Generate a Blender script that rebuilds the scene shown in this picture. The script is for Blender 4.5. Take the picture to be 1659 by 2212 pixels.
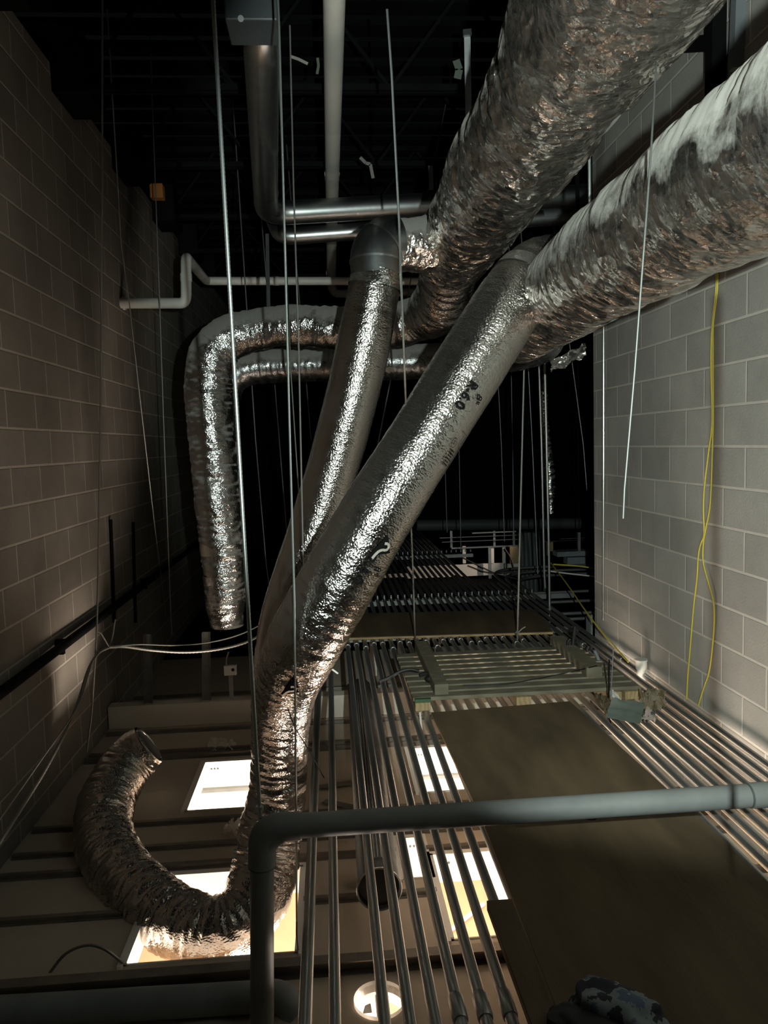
import bpy, bmesh, math, random
from mathutils import Vector, Matrix, noise
random.seed(7)
PI = math.pi
for o in list(bpy.data.objects):
    bpy.data.objects.remove(o)
SC = bpy.context.scene
COL = SC.collection
ZC = 4.4                      # eye height above the floor of the room below the drywall ceiling

# ------------------------------------------------------------------ camera
yaw, pitch, roll = (math.radians(a) for a in (3.9913, -5.0643, -1.7109))
cy, sy, cp, sp, cr, sr = math.cos(yaw), math.sin(yaw), math.cos(pitch), math.sin(pitch), math.cos(roll), math.sin(roll)
FW = Vector((sy * cp, cy * cp, sp))
r0 = Vector((cy, -sy, 0)); u0 = r0.cross(FW)
RT = cr * r0 + sr * u0
UP = -sr * r0 + cr * u0
cam = bpy.data.cameras.new('camera'); cam.sensor_fit = 'VERTICAL'; cam.sensor_height = 36.0
cam.lens = 1660 / 2212 * 36.0; cam.clip_start = 0.02
co = bpy.data.objects.new('camera', cam); COL.objects.link(co)
co.matrix_world = Matrix(((RT.x, UP.x, -FW.x, 0), (RT.y, UP.y, -FW.y, 0), (RT.z, UP.z, -FW.z, ZC), (0, 0, 0, 1)))
SC.camera = co
EYE = Vector((0, 0, ZC))

def ray(px, py):
    return RT * ((px - 829.5) / 1660) - UP * ((py - 1106) / 1660) + FW
def P(px, py, Y):             # point seen at a pixel, at depth Y
    d = ray(px, py); return EYE + d * (Y / d.y)
def PZ(px, py, z):            # ... at height z relative to the eye
    d = ray(px, py); return EYE + d * (z / d.z)
def PX(px, py, x):
    d = ray(px, py); return EYE + d * (x / d.x)
def proj(v):
    q = v - EYE; w = q.dot(FW)
    return 829.5 + 1660 * q.dot(RT) / w, 1106 - 1660 * q.dot(UP) / w
def V(x, y, z):
    return Vector((x, y, z + ZC))

# ------------------------------------------------------------------ light, world, exposure
SC.view_settings.view_transform = 'Standard'; SC.view_settings.look = 'None'
SC.view_settings.gamma = 1.0; SC.view_settings.use_curve_mapping = False
SC.view_settings.exposure = 0.0
SC.render.film_transparent = False
w = bpy.data.worlds.new('world'); SC.world = w; w.use_nodes = True
w.node_tree.nodes['Background'].inputs[0].default_value = (0.5, 0.55, 0.55, 1)
w.node_tree.nodes['Background'].inputs[1].default_value = 0.0035

def light(name, kind, loc, target, energy, color, **kw):
    l = bpy.data.lights.new(name, kind); l.energy = energy; l.color = color
    for k, v in kw.items(): setattr(l, k, v)
    o = bpy.data.objects.new(name, l); COL.objects.link(o); o.location = loc
    o.rotation_euler = (Vector(target) - Vector(loc)).to_track_quat('-Z', 'Y').to_euler()
    return o
torch_at = V(0.20, 0.02, 0.10)
light('torch', 'SPOT', torch_at, torch_at + ray(1330, 790) * 3, 460, (0.86, 1.0, 0.93),
      spot_size=math.radians(74), spot_blend=0.22, shadow_soft_size=0.014)
WARM = (1.0, 0.85, 0.70)
light('up_fill_left', 'AREA', V(0.7, 4.0, -4.2), V(-0.55, 4.1, -2), 125, WARM, shape='SQUARE', size=1.4)  # these three unseen lamps are added to send light up through the openings
light('up_fill_right', 'AREA', V(2.5, 3.3, -4.2), V(0.75, 3.7, -2), 520, WARM, shape='SQUARE', size=1.1)
light('up_fill_middle', 'AREA', V(0.4, 2.9, -4.2), V(0.9, 3.9, -2), 300, WARM, shape='SQUARE', size=1.4)
light('far_fill', 'SPOT', V(4.2, 9.6, -0.7), V(1.3, 11, -1.8), 190, WARM, spot_size=math.radians(30), spot_blend=0.6, shadow_soft_size=0.05)  # unseen lamp added to brighten the far boards
light('room_lamp', 'AREA', V(0.2, 5.4, -2.25), V(0.2, 6.6, -4.4), 72, (1.0, 0.88, 0.74), shape='RECTANGLE', size=2.6, size_y=0.5)

# ------------------------------------------------------------------ materials
def mat(name, color=(.5, .5, .5), rough=.6, metal=0.0, spec=0.5):
    m = bpy.data.materials.new(name); m.use_nodes = True
    b = m.node_tree.nodes['Principled BSDF']
    b.inputs['Base Color'].default_value = (*color, 1); b.inputs['Roughness'].default_value = rough
    b.inputs['Metallic'].default_value = metal; b.inputs['Specular IOR Level'].default_value = spec
    return m
class N:
    def __init__(s, m): s.t = m.node_tree; s.b = s.t.nodes['Principled BSDF']
    def new(s, t, **kw):
        n = s.t.nodes.new(t)
        for k, v in kw.items():
            if k in n.inputs: n.inputs[k].default_value = v
            else: setattr(n, k, v)
        return n
    def link(s, a, b): s.t.links.new(a, b)
    def coord(s, which='Object', scale=(1, 1, 1)):
        tc = s.new('ShaderNodeTexCoord'); mp = s.new('ShaderNodeMapping'); mp.inputs['Scale'].default_value = scale
        s.link(tc.outputs[which], mp.inputs[0]); return mp.outputs[0]
    def noise(s, vec, scale, detail=4, rough=.55):
        n = s.new('ShaderNodeTexNoise'); n.inputs['Scale'].default_value = scale
        n.inputs['Detail'].default_value = detail; n.inputs['Roughness'].default_value = rough
        s.link(vec, n.inputs['Vector']); return n.outputs['Fac']
    def ramp(s, fac, stops):
        r = s.new('ShaderNodeValToRGB'); e = r.color_ramp.elements
        while len(e) < len(stops): e.new(.5)
        for i, (p, c) in enumerate(stops): e[i].position = p; e[i].color = (*c, 1)
        s.link(fac, r.inputs[0]); return r.outputs[0]
    def bump(s, h, strength, dist, prev=None):
        b = s.new('ShaderNodeBump'); b.inputs['Strength'].default_value = strength; b.inputs['Distance'].default_value = dist
        s.link(h, b.inputs['Height'])
        if prev: s.link(prev, b.inputs['Normal'])
        return b.outputs[0]
def mottled(name, c1, c2, scale=6, rough=.7, metal=0, bump=0.0, stretch=(1, 1, 1), detail=5, bscale=60):
    m = mat(name, c1, rough, metal); n = N(m); v = n.coord('Object', stretch)
    n.link(n.ramp(n.noise(v, scale, detail), [(.3, c1), (.7, c2)]), n.b.inputs['Base Color'])
    if bump: n.link(n.bump(n.noise(v, bscale, 3), bump, .01), n.b.inputs['Normal'])
    return m
def block_mat(name, c1, c2, cm, shift):
    m = mat(name, c1, .88, 0, .2); n = N(m)
    tc = n.new('ShaderNodeTexCoord'); sx = n.new('ShaderNodeSeparateXYZ'); cb = n.new('ShaderNodeCombineXYZ')
    n.link(tc.outputs['Object'], sx.inputs[0])
    for i, (src, d) in enumerate((('Y', shift[0]), ('Z', shift[1]))):
        a = n.new('ShaderNodeMath', operation='ADD'); a.inputs[1].default_value = d
        n.link(sx.outputs[src], a.inputs[0]); n.link(a.outputs[0], cb.inputs[i])
    br = n.new('ShaderNodeTexBrick'); br.offset = .5; br.squash = 1
    for k, val in (('Scale', 1), ('Mortar Size', .0085), ('Mortar Smooth', .5), ('Bias', 0), ('Brick Width', .4064), ('Row Height', .2032)):
        br.inputs[k].default_value = val
    br.inputs['Color1'].default_value = (*c1, 1); br.inputs['Color2'].default_value = (*c2, 1); br.inputs['Mortar'].default_value = (*cm, 1)
    n.link(cb.outputs[0], br.inputs['Vector'])
    nz = n.noise(tc.outputs['Object'], 3.0, 6, .65)
    mx = n.new('ShaderNodeMix', data_type='RGBA', blend_type='MULTIPLY'); mx.inputs[0].default_value = .55
    n.link(br.outputs['Color'], mx.inputs[6]); n.link(n.ramp(nz, [(.25, (.62, .62, .62)), (.75, (1.1, 1.1, 1.1))]), mx.inputs[7])
    n.link(mx.outputs[2], n.b.inputs['Base Color'])
    inv = n.new('ShaderNodeMath', operation='SUBTRACT'); inv.inputs[0].default_value = 1; n.link(br.outputs['Fac'], inv.inputs[1])
    b1 = n.bump(inv.outputs[0], .5, .006)
    n.link(n.bump(n.noise(tc.outputs['Object'], 90, 3), .35, .004, b1), n.b.inputs['Normal'])
    return m
def foil_mat(name, pleat=1.0, crinkle=1.0, rough=.2, dust=.35, base=(.74, .72, .70), pscale=(55, 9), fold=0.0, fine=1.0):
    """aluminised film: crinkles and pleats in relief, settled dust in patches on the upper side"""
    m = mat(name, base, rough, 1.0); n = N(m)
    uv = n.coord('UV'); ob = n.coord('Object')
    mp = n.new('ShaderNodeMapping'); mp.inputs['Scale'].default_value = (*pscale, 1); n.link(uv, mp.inputs[0])
    h1 = n.noise(mp.outputs[0], 1.0, 3, .5)
    mp2 = n.new('ShaderNodeMapping'); mp2.inputs['Scale'].default_value = (1.3, 1.0, 1); n.link(uv, mp2.inputs[0])
    vo = n.new('ShaderNodeTexVoronoi', feature='F1'); vo.inputs['Scale'].default_value = 95 * fine; n.link(mp2.outputs[0], vo.inputs['Vector'])
    h3 = n.noise(uv, 150 * fine, 2, .5)
    b1 = n.bump(h1, .5 * pleat, .010)
    b2 = n.bump(vo.outputs['Distance'], .34 * crinkle, .0045 / fine, b1)
    b3 = n.bump(h3, .30 * crinkle, .0040 / fine, b2)
    if fold:
        w1_ = n.noise(ob, 7, 2); wv = n.new('ShaderNodeVectorMath', operation='SCALE'); wv.inputs[3].default_value = .5
        nt = n.new('ShaderNodeTexNoise'); nt.inputs['Scale'].default_value = 6; n.link(ob, nt.inputs['Vector']); n.link(nt.outputs['Color'], wv.inputs[0])
        av = n.new('ShaderNodeVectorMath', operation='ADD'); n.link(ob, av.inputs[0]); n.link(wv.outputs[0], av.inputs[1])
        v2 = n.new('ShaderNodeTexVoronoi', feature='F1'); v2.inputs['Scale'].default_value = 6.5; n.link(av.outputs[0], v2.inputs['Vector'])
        b3 = n.bump(v2.outputs['Distance'], fold, .05, b3)
    n.link(b3, n.b.inputs['Normal'])
    n.link(n.ramp(n.noise(ob, 22, 4), [(.3, (rough * .75,) * 3), (.75, (rough * 1.7,) * 3)]), n.b.inputs['Roughness'])
    # dust: a diffuse film, heavier on upward faces, patchy edges
    d = n.new('ShaderNodeBsdfDiffuse'); d.inputs[0].default_value = (.26, .25, .23, 1); d.inputs[1].default_value = .5
    ge = n.new('ShaderNodeNewGeometry'); sx = n.new('ShaderNodeSeparateXYZ'); n.link(ge.outputs['Normal'], sx.inputs[0])
    nz = n.noise(ob, 9, 5, .7)
    a = n.new('ShaderNodeMath', operation='MULTIPLY_ADD'); a.inputs[1].default_value = 1.3; a.inputs[2].default_value = -.68
    n.link(nz, a.inputs[0])
    s = n.new('ShaderNodeMath', operation='ADD'); n.link(a.outputs[0], s.inputs[0]); n.link(sx.outputs['Z'], s.inputs[1])
    mr = n.new('ShaderNodeMapRange'); mr.inputs['From Min'].default_value = -.05; mr.inputs['From Max'].default_value = .35
    mr.inputs['To Min'].default_value = dust * .03; mr.inputs['To Max'].default_value = min(.9, dust * 1.9)
    n.link(s.outputs[0], mr.inputs['Value'])
    mx = n.new('ShaderNodeMixShader'); n.link(mr.outputs[0], mx.inputs[0]); n.link(n.b.outputs[0], mx.inputs[1]); n.link(d.outputs[0], mx.inputs[2])
    n.link(mx.outputs[0], n.t.nodes['Material Output'].inputs[0])
    return m
def wood_mat(name, c1, c2, stretch, scale=5):
    m = mat(name, c1, .75, 0, .25); n = N(m); v = n.coord('Object', stretch)
    w_ = n.new('ShaderNodeTexWave'); w_.inputs['Scale'].default_value = scale * .6; w_.inputs['Distortion'].default_value = 7
    w_.inputs['Detail'].default_value = 4; w_.inputs['Detail Scale'].default_value = 1.2; n.link(v, w_.inputs['Vector'])
    mx = n.new('ShaderNodeMix', data_type='FLOAT'); mx.inputs[0].default_value = .6
    n.link(w_.outputs['Fac'], mx.inputs[2]); n.link(n.noise(v, scale, 6, .6), mx.inputs[3])
    n.link(n.ramp(mx.outputs[0], [(.25, c1), (.75, c2)]), n.b.inputs['Base Color'])
    n.link(n.bump(n.noise(v, scale * 14, 3), .2, .003), n.b.inputs['Normal'])
    return m

M = {}
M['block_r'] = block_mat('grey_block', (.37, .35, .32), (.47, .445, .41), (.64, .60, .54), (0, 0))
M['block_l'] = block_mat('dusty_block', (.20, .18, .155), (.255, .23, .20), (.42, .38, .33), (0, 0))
M['foil'] = foil_mat('foil_jacket', .50, 1.15, .14, .03, (.50, .47, .44), (80, 14), 0, 1.15)
M['foil_big'] = foil_mat('foil_wrap', .6, 1.1, .2, .45, (.66, .62, .58), (13, 6), .5, .5)
M['foil_pleat'] = foil_mat('pleated_foil', 2.0, 1.3, .2, .15)
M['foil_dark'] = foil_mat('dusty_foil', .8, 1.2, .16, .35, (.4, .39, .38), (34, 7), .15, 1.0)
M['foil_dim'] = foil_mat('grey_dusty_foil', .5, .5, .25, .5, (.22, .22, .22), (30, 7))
M['foil_tape'] = foil_mat('foil_tape', .4, .8, .15, .08)
M['galv'] = mottled('galvanised_steel', (.44, .46, .46), (.56, .58, .58), 14, .35, 1.0)
M['galv_dull'] = mottled('dull_galvanised_steel', (.22, .23, .23), (.32, .33, .33), 10, .5, .9)
M['emt'] = mottled('conduit_steel', (.36, .36, .345), (.44, .44, .42), 8, .32, .82, stretch=(1, .05, 1))
M['rod'] = mat('zinc_rod', (.52, .56, .55), .38, .9)
M['wire'] = mat('galvanised_wire', (.26, .26, .24), .5, .7)
M['wire_dim'] = mat('weathered_wire', (.10, .105, .10), .5, .5)
M['pvc'] = mottled('white_pvc', (.62, .60, .55), (.70, .68, .63), 5, .45)
M['pvc_grey'] = mottled('dusty_grey_pvc', (.15, .155, .15), (.19, .195, .19), 9, .6)
M['joint'] = mat('dark_joint', (.06, .07, .07), .6)
M['black'] = mat('black_rubber', (.012, .012, .012), .55)
M['black_steel'] = mottled('black_steel', (.004, .004, .0042), (.008, .008, .0085), 6, .7)
M['black_steel'].node_tree.nodes['Principled BSDF'].inputs['Specular IOR Level'].default_value = .08
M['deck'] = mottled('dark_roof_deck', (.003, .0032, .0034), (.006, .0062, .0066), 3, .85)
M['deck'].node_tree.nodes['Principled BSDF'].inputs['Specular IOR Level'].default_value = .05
M['drywall'] = mottled('drywall_back', (.48, .41, .33), (.56, .48, .39), 4, .9)
M['channel'] = mottled('furring_steel', (.22, .20, .18), (.32, .29, .26), 10, .5, .7)
M['header'] = mottled('dusty_drywall', (.58, .53, .46), (.66, .60, .52), 4, .9)
M['white_rim'] = mottled('white_enamel', (.80, .77, .72), (.86, .84, .80), 12, .4)
M['ply'] = mottled('weathered_plywood', (.055, .035, .016), (.138, .094, .049), 3.2, .8, 0, .2, (1.6, .45, 1), 7, 40)
M['ply_edge'] = wood_mat('plywood_edge', (.34, .22, .11), (.46, .33, .18), (.4, 2, 6), 6)
M['lumber'] = wood_mat('pine_lumber', (.30, .21, .11), (.42, .31, .17), (4, .5, 4), 5)
M['slat'] = wood_mat('grey_slat_wood', (.15, .13, .09), (.21, .19, .135), (.5, 4, 4), 5)
M['green_paint'] = mat('green_painted_end', (.05, .10, .05), .7)
M['tan_floor'] = mottled('tan_floor_cover', (.50, .36, .23), (.56, .41, .27), 3, .7)
M['white_wall'] = mottled('white_paint', (.82, .80, .76), (.88, .86, .82), 2, .8)
M['yellow'] = mat('yellow_jacket', (.62, .50, .06), .5)
M['orange'] = mat('orange_wood', (.55, .20, .05), .8)
M['ink'] = mat('black_print', (.006, .006, .006), .8, 0, .05)
M['bare_mark'] = mat('unprinted_foil', (.62, .58, .52), .4, .5)
M['grey_box'] = mottled('grey_enamel', (.16, .18, .19), (.21, .23, .24), 8, .5)
M['white_strip'] = mottled('white_board', (.66, .60, .54), (.74, .68, .62), 4, .8)
M['bag_grey'] = mat('grey_plastic', (.10, .115, .095), .45)
M['bag_brown'] = mottled('brown_paper', (.09, .07, .035), (.15, .11, .06), 14, .6, 0, .4)
M['scrap'] = mat('pale_scrap', (.20, .19, .175), .7)
m = mat('camouflage_cloth', (.2, .2, .2), .85); n = N(m); v = n.coord('Object')
n.link(n.ramp(n.noise(v, 11, 4, .55), [(.36, (.03, .033, .04)), (.44, (.22, .25, .26)), (.52, (.10, .13, .20)), (.60, (.34, .40, .42))]), n.b.inputs['Base Color'])
n.t.nodes[-1].color_ramp.interpolation = 'CONSTANT'
for x in n.t.nodes:
    if x.type == 'VALTORGB': x.color_ramp.interpolation = 'CONSTANT'
M['camo'] = m

# ------------------------------------------------------------------ builders
def base_of(o):
    v = Vector((0, 0, 0))
    while o is not None: v = v + o.location; o = o.parent
    return v
def obj(name, bm, m, parent=None, smooth=True):
    me = bpy.data.meshes.new(name)
    if parent is not None: off = base_of(parent)
    else:
        xs = [v.co for v in bm.verts]
        lo = Vector([min(c[i] for c in xs) for i in range(3)]); hi = Vector([max(c[i] for c in xs) for i in range(3)])
        off = Vector(((lo.x + hi.x) / 2, (lo.y + hi.y) / 2, lo.z))
    bmesh.ops.translate(bm, verts=bm.verts, vec=-off)
    bm.to_mesh(me); bm.free()
    for mm in (m if isinstance(m, (list, tuple)) else [m]): me.materials.append(M[mm] if isinstance(mm, str) else mm)
    if smooth:
        for p_ in me.polygons: p_.use_smooth = True
        me.set_sharp_from_angle(angle=math.radians(40))
    o = bpy.data.objects.new(name, me); COL.objects.link(o)
    if parent is not None: o.parent = parent; o.location = (0, 0, 0)
    else: o.location = off
    return o
def tag(o, label, cat, group=None):
    o['label'] = label; o['category'] = cat
    if group: o['group'] = group
    return o
def thing(name, label, cat, loc, group=None):
    o = bpy.data.objects.new(name, None); COL.objects.link(o); o.location = loc; o.empty_display_size = .05
    return tag(o, label, cat, group)
def struct(name, bm, m, label=None, parent=None):
    o = obj(name, bm, m, parent, smooth=False)
    if parent is None:
        o['kind'] = 'structure'
        if label: o['label'] = label
    return o
def BM(): return bmesh.new()
def box(bm, lo, hi, bevel=0.0):
    lo, hi = Vector(lo), Vector(hi)
    vs = [bm.verts.new((x, y, z)) for z in (lo.z, hi.z) for y in (lo.y, hi.y) for x in (lo.x, hi.x)]
    fs = [bm.faces.new([vs[i] for i in f]) for f in ((0, 2, 3, 1), (4, 5, 7, 6), (0, 1, 5, 4), (2, 6, 7, 3), (0, 4, 6, 2), (1, 3, 7, 5))]
    if bevel:
        es = list({e for f in fs for e in f.edges})
        bmesh.ops.bevel(bm, geom=es, offset=bevel, segments=2, affect='EDGES', profile=.5)
    return bm
def rbox(lo, hi, bevel=0.0): return box(BM(), V(*lo), V(*hi), bevel)
def bar(bm, a, b, w, h, up=Vector((0, 0, 1))):
    d = (b - a).normalized(); s = d.cross(up)
    if s.length < 1e-4: s = d.cross(Vector((1, 0, 0)))
    s.normalize(); u = s.cross(d).normalized()
    vs = [bm.verts.new(p + s * (i * w / 2) + u * (j * h / 2)) for p in (a, b) for i, j in ((-1, -1), (1, -1), (1, 1), (-1, 1))]
    for f in ((3, 2, 1, 0), (4, 5, 6, 7), (0, 1, 5, 4), (1, 2, 6, 5), (2, 3, 7, 6), (3, 0, 4, 7)): bm.faces.new([vs[i] for i in f])
    return bm
def spline(pts, step, vals=None):
    """Catmull-Rom through points, resampled to an even step; vals are carried along"""
    P4 = [pts[0] * 2 - pts[1]] + list(pts) + [pts[-1] * 2 - pts[-2]]
    V4 = [vals[0]] + list(vals) + [vals[-1]] if vals else None
    dense, dv = [], []
    for i in range(1, len(P4) - 2):
        a, b, c, d = P4[i - 1:i + 3]
        for k in range(24):
            t = k / 24
            dense.append(.5 * ((2 * b) + (c - a) * t + (2 * a - 5 * b + 4 * c - d) * t * t + (3 * b - a - 3 * c + d) * t ** 3))
            tt = t * t * (3 - 2 * t); dv.append(V4[i] * (1 - tt) + V4[i + 1] * tt if vals else 0)
    dense.append(pts[-1]); dv.append(vals[-1] if vals else 0)
    L = [0]
    for i in range(1, len(dense)): L.append(L[-1] + (dense[i] - dense[i - 1]).length)
    n = max(2, int(L[-1] / step)); out, ov, j = [], [], 0
    for k in range(n + 1):
        s = L[-1] * k / n
        while j < len(L) - 2 and L[j + 1] < s: j += 1
        t = (s - L[j]) / max(1e-9, L[j + 1] - L[j]); out.append(dense[j].lerp(dense[j + 1], t)); ov.append(dv[j] * (1 - t) + dv[j + 1] * t)
    return out, ov
def fillet(pts, r, k=6):
    out = [pts[0]]
    for i in range(1, len(pts) - 1):
        a, b, c = pts[i - 1:i + 2]; d1 = (a - b); d2 = (c - b); rr = min(r, d1.length * .48, d2.length * .48)
        p, q = b + d1.normalized() * rr, b + d2.normalized() * rr
        for j in range(k + 1):
            t = j / k; out.append(p * (1 - t) ** 2 + b * 2 * t * (1 - t) + q * t * t)
    return out + [pts[-1]]
def frames(pts, ref=Vector((0, 1, 0))):
    T = []
    for i in range(len(pts)):
        T.append((pts[min(i + 1, len(pts) - 1)] - pts[max(i - 1, 0)]).normalized())
    n = ref - T[0] * ref.dot(T[0])
    if n.length < .05: n = Vector((0, 0, 1)) - T[0] * T[0].z
    n.normalize(); out = []
    for t in T:
        n = (n - t * n.dot(t)); n.normalize(); out.append((t, n.copy(), t.cross(n)))
    return out
def tube(bm, pts, r, seg=12, cap=True, disp=None, uv=False, F=None):
    F = F or frames(pts); rings = []; s = 0.0; S = []
    lay = bm.loops.layers.uv.verify() if uv else None
    for i, (p, (t, n, b)) in enumerate(zip(pts, F)):
        if i: s += (p - pts[i - 1]).length
        S.append(s); rr = r[i] if isinstance(r, (list, tuple)) else r; ring = []
        for k in range(seg):
            th = 2 * PI * k / seg; q = rr
            if disp: q += disp(s, th, rr, i)
            ring.append(bm.verts.new(p + n * (math.cos(th) * q) + b * (math.sin(th) * q)))
        rings.append(ring)
    rad = r if not isinstance(r, (list, tuple)) else sum(r) / len(r)
    for i in range(len(rings) - 1):
        for k in range(seg):
            f = bm.faces.new((rings[i][k], rings[i][(k + 1) % seg], rings[i + 1][(k + 1) % seg], rings[i + 1][k]))
            if uv:
                for lp, (ii, kk) in zip(f.loops, ((i, k), (i, k + 1), (i + 1, k + 1), (i + 1, k))):
                    lp[lay].uv = (S[ii], kk / seg * 2 * PI * rad)
    if cap:
        bm.faces.new(rings[0][::-1]); bm.faces.new(rings[-1])
    return bm
def rod(a, b, r, seg=8): return tube(BM(), [a, b], r, seg)

# wrinkled foil skin of an insulated duct
def skin(pts, rad, amp, lump=.006, seed=0.0, seg=80, fold=0.0):
    F = frames(pts)
    def disp(s, th, rr, i):
        c, sn = math.cos(th) * rr, math.sin(th) * rr
        a = amp[i] if isinstance(amp, list) else amp
        k = noise.noise(Vector((s * 3.2 + seed, c * 4, sn * 4)))
        pl = abs(noise.noise(Vector((s * 27 + seed * 3, c * 5.5, sn * 5.5))))
        pl2 = noise.noise(Vector((s * 55 + c * 14, sn * 16 + seed, c * 16)))
        f = fold * (1 - 2.2 * abs(noise.noise(Vector((s * 5.5 + seed, c * 4.5 + s * 2, sn * 4.5))))) + fold * .35 * (1 - 2 * abs(noise.noise(Vector((s * 16 + c * 7, sn * 12, c * 12 + seed))))) if fold else 0
        q = noise.noise(Vector((s * 95, c * 48, sn * 48 + seed)))
        return lump * k - a * (1.5 * pl) + a * .45 * pl2 + min(a, .006) * .3 * q + f
    bm = tube(BM(), pts, rad, seg, True, disp, True, F)
    return bm, F
def duct(t, pts_px, amp=.004, step=.010, m='foil', lump=.006, seed=0.0, amps=None, name='foil_jacket', seg=80, fold=0.0):
    """pts_px: (pixel x, pixel y, depth, half width in pixels) or (Vector, radius)"""
    pts, rad = [], []
    for q in pts_px:
        if len(q) == 2: pts.append(q[0]); rad.append(q[1])
        else:
            v = P(q[0], q[1], q[2]); pts.append(v); rad.append(q[3] * (v - EYE).dot(FW) / 1660)
    vals = [complex(r, (amps[i] if amps else amp)) for i, r in enumerate(rad)]
    pp, vv = spline(pts, step, vals)
    R_, A_ = [c.real for c in vv], [c.imag for c in vv]
    bm, F = skin(pp, R_, A_, lump, seed, seg, fold)
    obj(name, bm, m, t)
    return pp, F, R_
def band(t, D, px, py, length, name='foil_tape', m='foil_tape', grow=.004, jagged=True):
    """a wrap around a duct near the point that projects to (px, py)"""
    pp, F, R_ = D
    i = min(range(len(pp)), key=lambda k: (Vector(proj(pp[k])) - Vector((px, py))).length)
    st = (pp[1] - pp[0]).length; h = max(2, int(length / st / 2)); a, b = max(0, i - h), min(len(pp) - 1, i + h)
    bm = tube(BM(), pp[a:b + 1], [r + grow for r in R_[a:b + 1]], 64, False,
              (lambda s, th, rr, i: .003 * noise.noise(Vector((s * 40, math.cos(th) * 5, math.sin(th) * 5)))), True, F[a:b + 1])
    return obj(name, bm, m, t)
def on_duct(D, px, py):
    pp, F, R_ = D; best = None
    for i in range(len(pp)):
        q = proj(pp[i])
        if abs(q[0] - px) + abs(q[1] - py) > 400: continue
        for k in range(120):
            th = 2 * PI * k / 120; nn = F[i][1] * math.cos(th) + F[i][2] * math.sin(th); v = pp[i] + nn * R_[i]
            if nn.dot(v - EYE) > 0: continue
            a = proj(v); d = (a[0] - px) ** 2 + (a[1] - py) ** 2
            if best is None or d < best[0]: best = (d, i, th)
    return best[1], best[2]
def wrap(D, i0, th0, u, v, lift=.005):
    """u metres along the duct, v metres around it"""
    pp, F, R_ = D; st = (pp[1] - pp[0]).length; x = i0 + u / st; i = max(0, min(len(pp) - 2, int(x))); f = x - i
    p = pp[i].lerp(pp[i + 1], f); th = th0 + v / R_[i]; q = R_[i] + lift
    return p + (F[i][1] * math.cos(th) + F[i][2] * math.sin(th)) * q
def print_text(t, D, px, py, body, size, name='printed_text'):
    cu = bpy.data.curves.new('tmp', 'FONT'); cu.body = body; cu.size = size; cu.align_x = 'CENTER'; cu.align_y = 'CENTER'; cu.offset = size * .012
    to = bpy.data.objects.new('tmp', cu); COL.objects.link(to)
    dg = bpy.context.evaluated_depsgraph_get(); me = bpy.data.meshes.new_from_object(to.evaluated_get(dg))
    t = next(c for c in t.children if c.name.startswith('foil_jacket'))
    i0, th0 = on_duct(D, px, py); bm = BM(); bm.from_mesh(me)
    bmesh.ops.subdivide_edges(bm, edges=bm.edges[:], cuts=1); bmesh.ops.triangulate(bm, faces=bm.faces[:])
    for vv in bm.verts: vv.co = wrap(D, i0, th0, vv.co.x, SGN * vv.co.y, .0062)
    bpy.data.objects.remove(to); bpy.data.meshes.remove(me); bpy.data.curves.remove(cu)
    o = obj(name, bm, 'ink', t, smooth=False); o['label'] = 'black printed lettering'; return o
def print_poly(t, D, px, py, pts, m='ink', name='printed_mark', lift=.0062, label='black printed mark'):
    t = next(c for c in t.children if c.name.startswith('foil_jacket'))
    i0, th0 = on_duct(D, px, py); bm = BM()
    for poly in pts:
        vs = [bm.verts.new((x, y, 0)) for x, y in poly]; bm.faces.new(vs)
    bmesh.ops.triangulate(bm, faces=bm.faces[:]); bmesh.ops.subdivide_edges(bm, edges=bm.edges[:], cuts=3, use_grid_fill=True)
    for vv in bm.verts: vv.co = wrap(D, i0, th0, vv.co.x, SGN * vv.co.y, lift)
    o = obj(name, bm, m, t, smooth=False); o['label'] = label; return o
def ribbon(path, w):
    out = []
    for a, b in zip(path, path[1:]):
        d = Vector((b[0] - a[0], b[1] - a[1])); d.normalize(); nx, ny = -d.y * w / 2, d.x * w / 2
        out.append([(a[0] - nx, a[1] - ny), (b[0] - nx, b[1] - ny), (b[0] + nx, b[1] + ny), (a[0] + nx, a[1] + ny)])
    return out
ORD = ['', 'first', 'second', 'third', 'fourth', 'fifth', 'sixth', 'seventh', 'eighth', 'ninth', 'tenth', 'eleventh', 'twelfth', 'thirteenth',
       'fourteenth', 'fifteenth', 'sixteenth', 'seventeenth', 'eighteenth', 'nineteenth', 'twentieth', 'twenty-first', 'twenty-second',
       'twenty-third', 'twenty-fourth', 'twenty-fifth', 'twenty-sixth', 'twenty-seventh', 'twenty-eighth', 'twenty-ninth']

# ------------------------------------------------------------------ the setting
XL, XR = -1.66, 1.979
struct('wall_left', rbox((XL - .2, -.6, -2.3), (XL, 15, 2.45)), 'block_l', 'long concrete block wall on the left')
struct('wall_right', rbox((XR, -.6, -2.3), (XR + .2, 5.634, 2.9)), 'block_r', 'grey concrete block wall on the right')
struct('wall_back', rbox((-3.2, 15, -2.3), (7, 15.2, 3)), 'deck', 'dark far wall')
bm = BM()                                                        # ribbed steel deck
for k in range(54):
    y = -.8 + k * .3
    box(bm, V(-3.2, y, 3.0), V(7, y + .16, 3.04)); box(bm, V(-3.2, y + .16, 3.07), V(7, y + .3, 3.1))
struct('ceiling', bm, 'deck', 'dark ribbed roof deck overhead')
struct('wall_far_right', rbox((5.0, 5.4, -2.3), (5.2, 15, 3)), 'deck', 'dark wall far to the right behind the corner')

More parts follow.
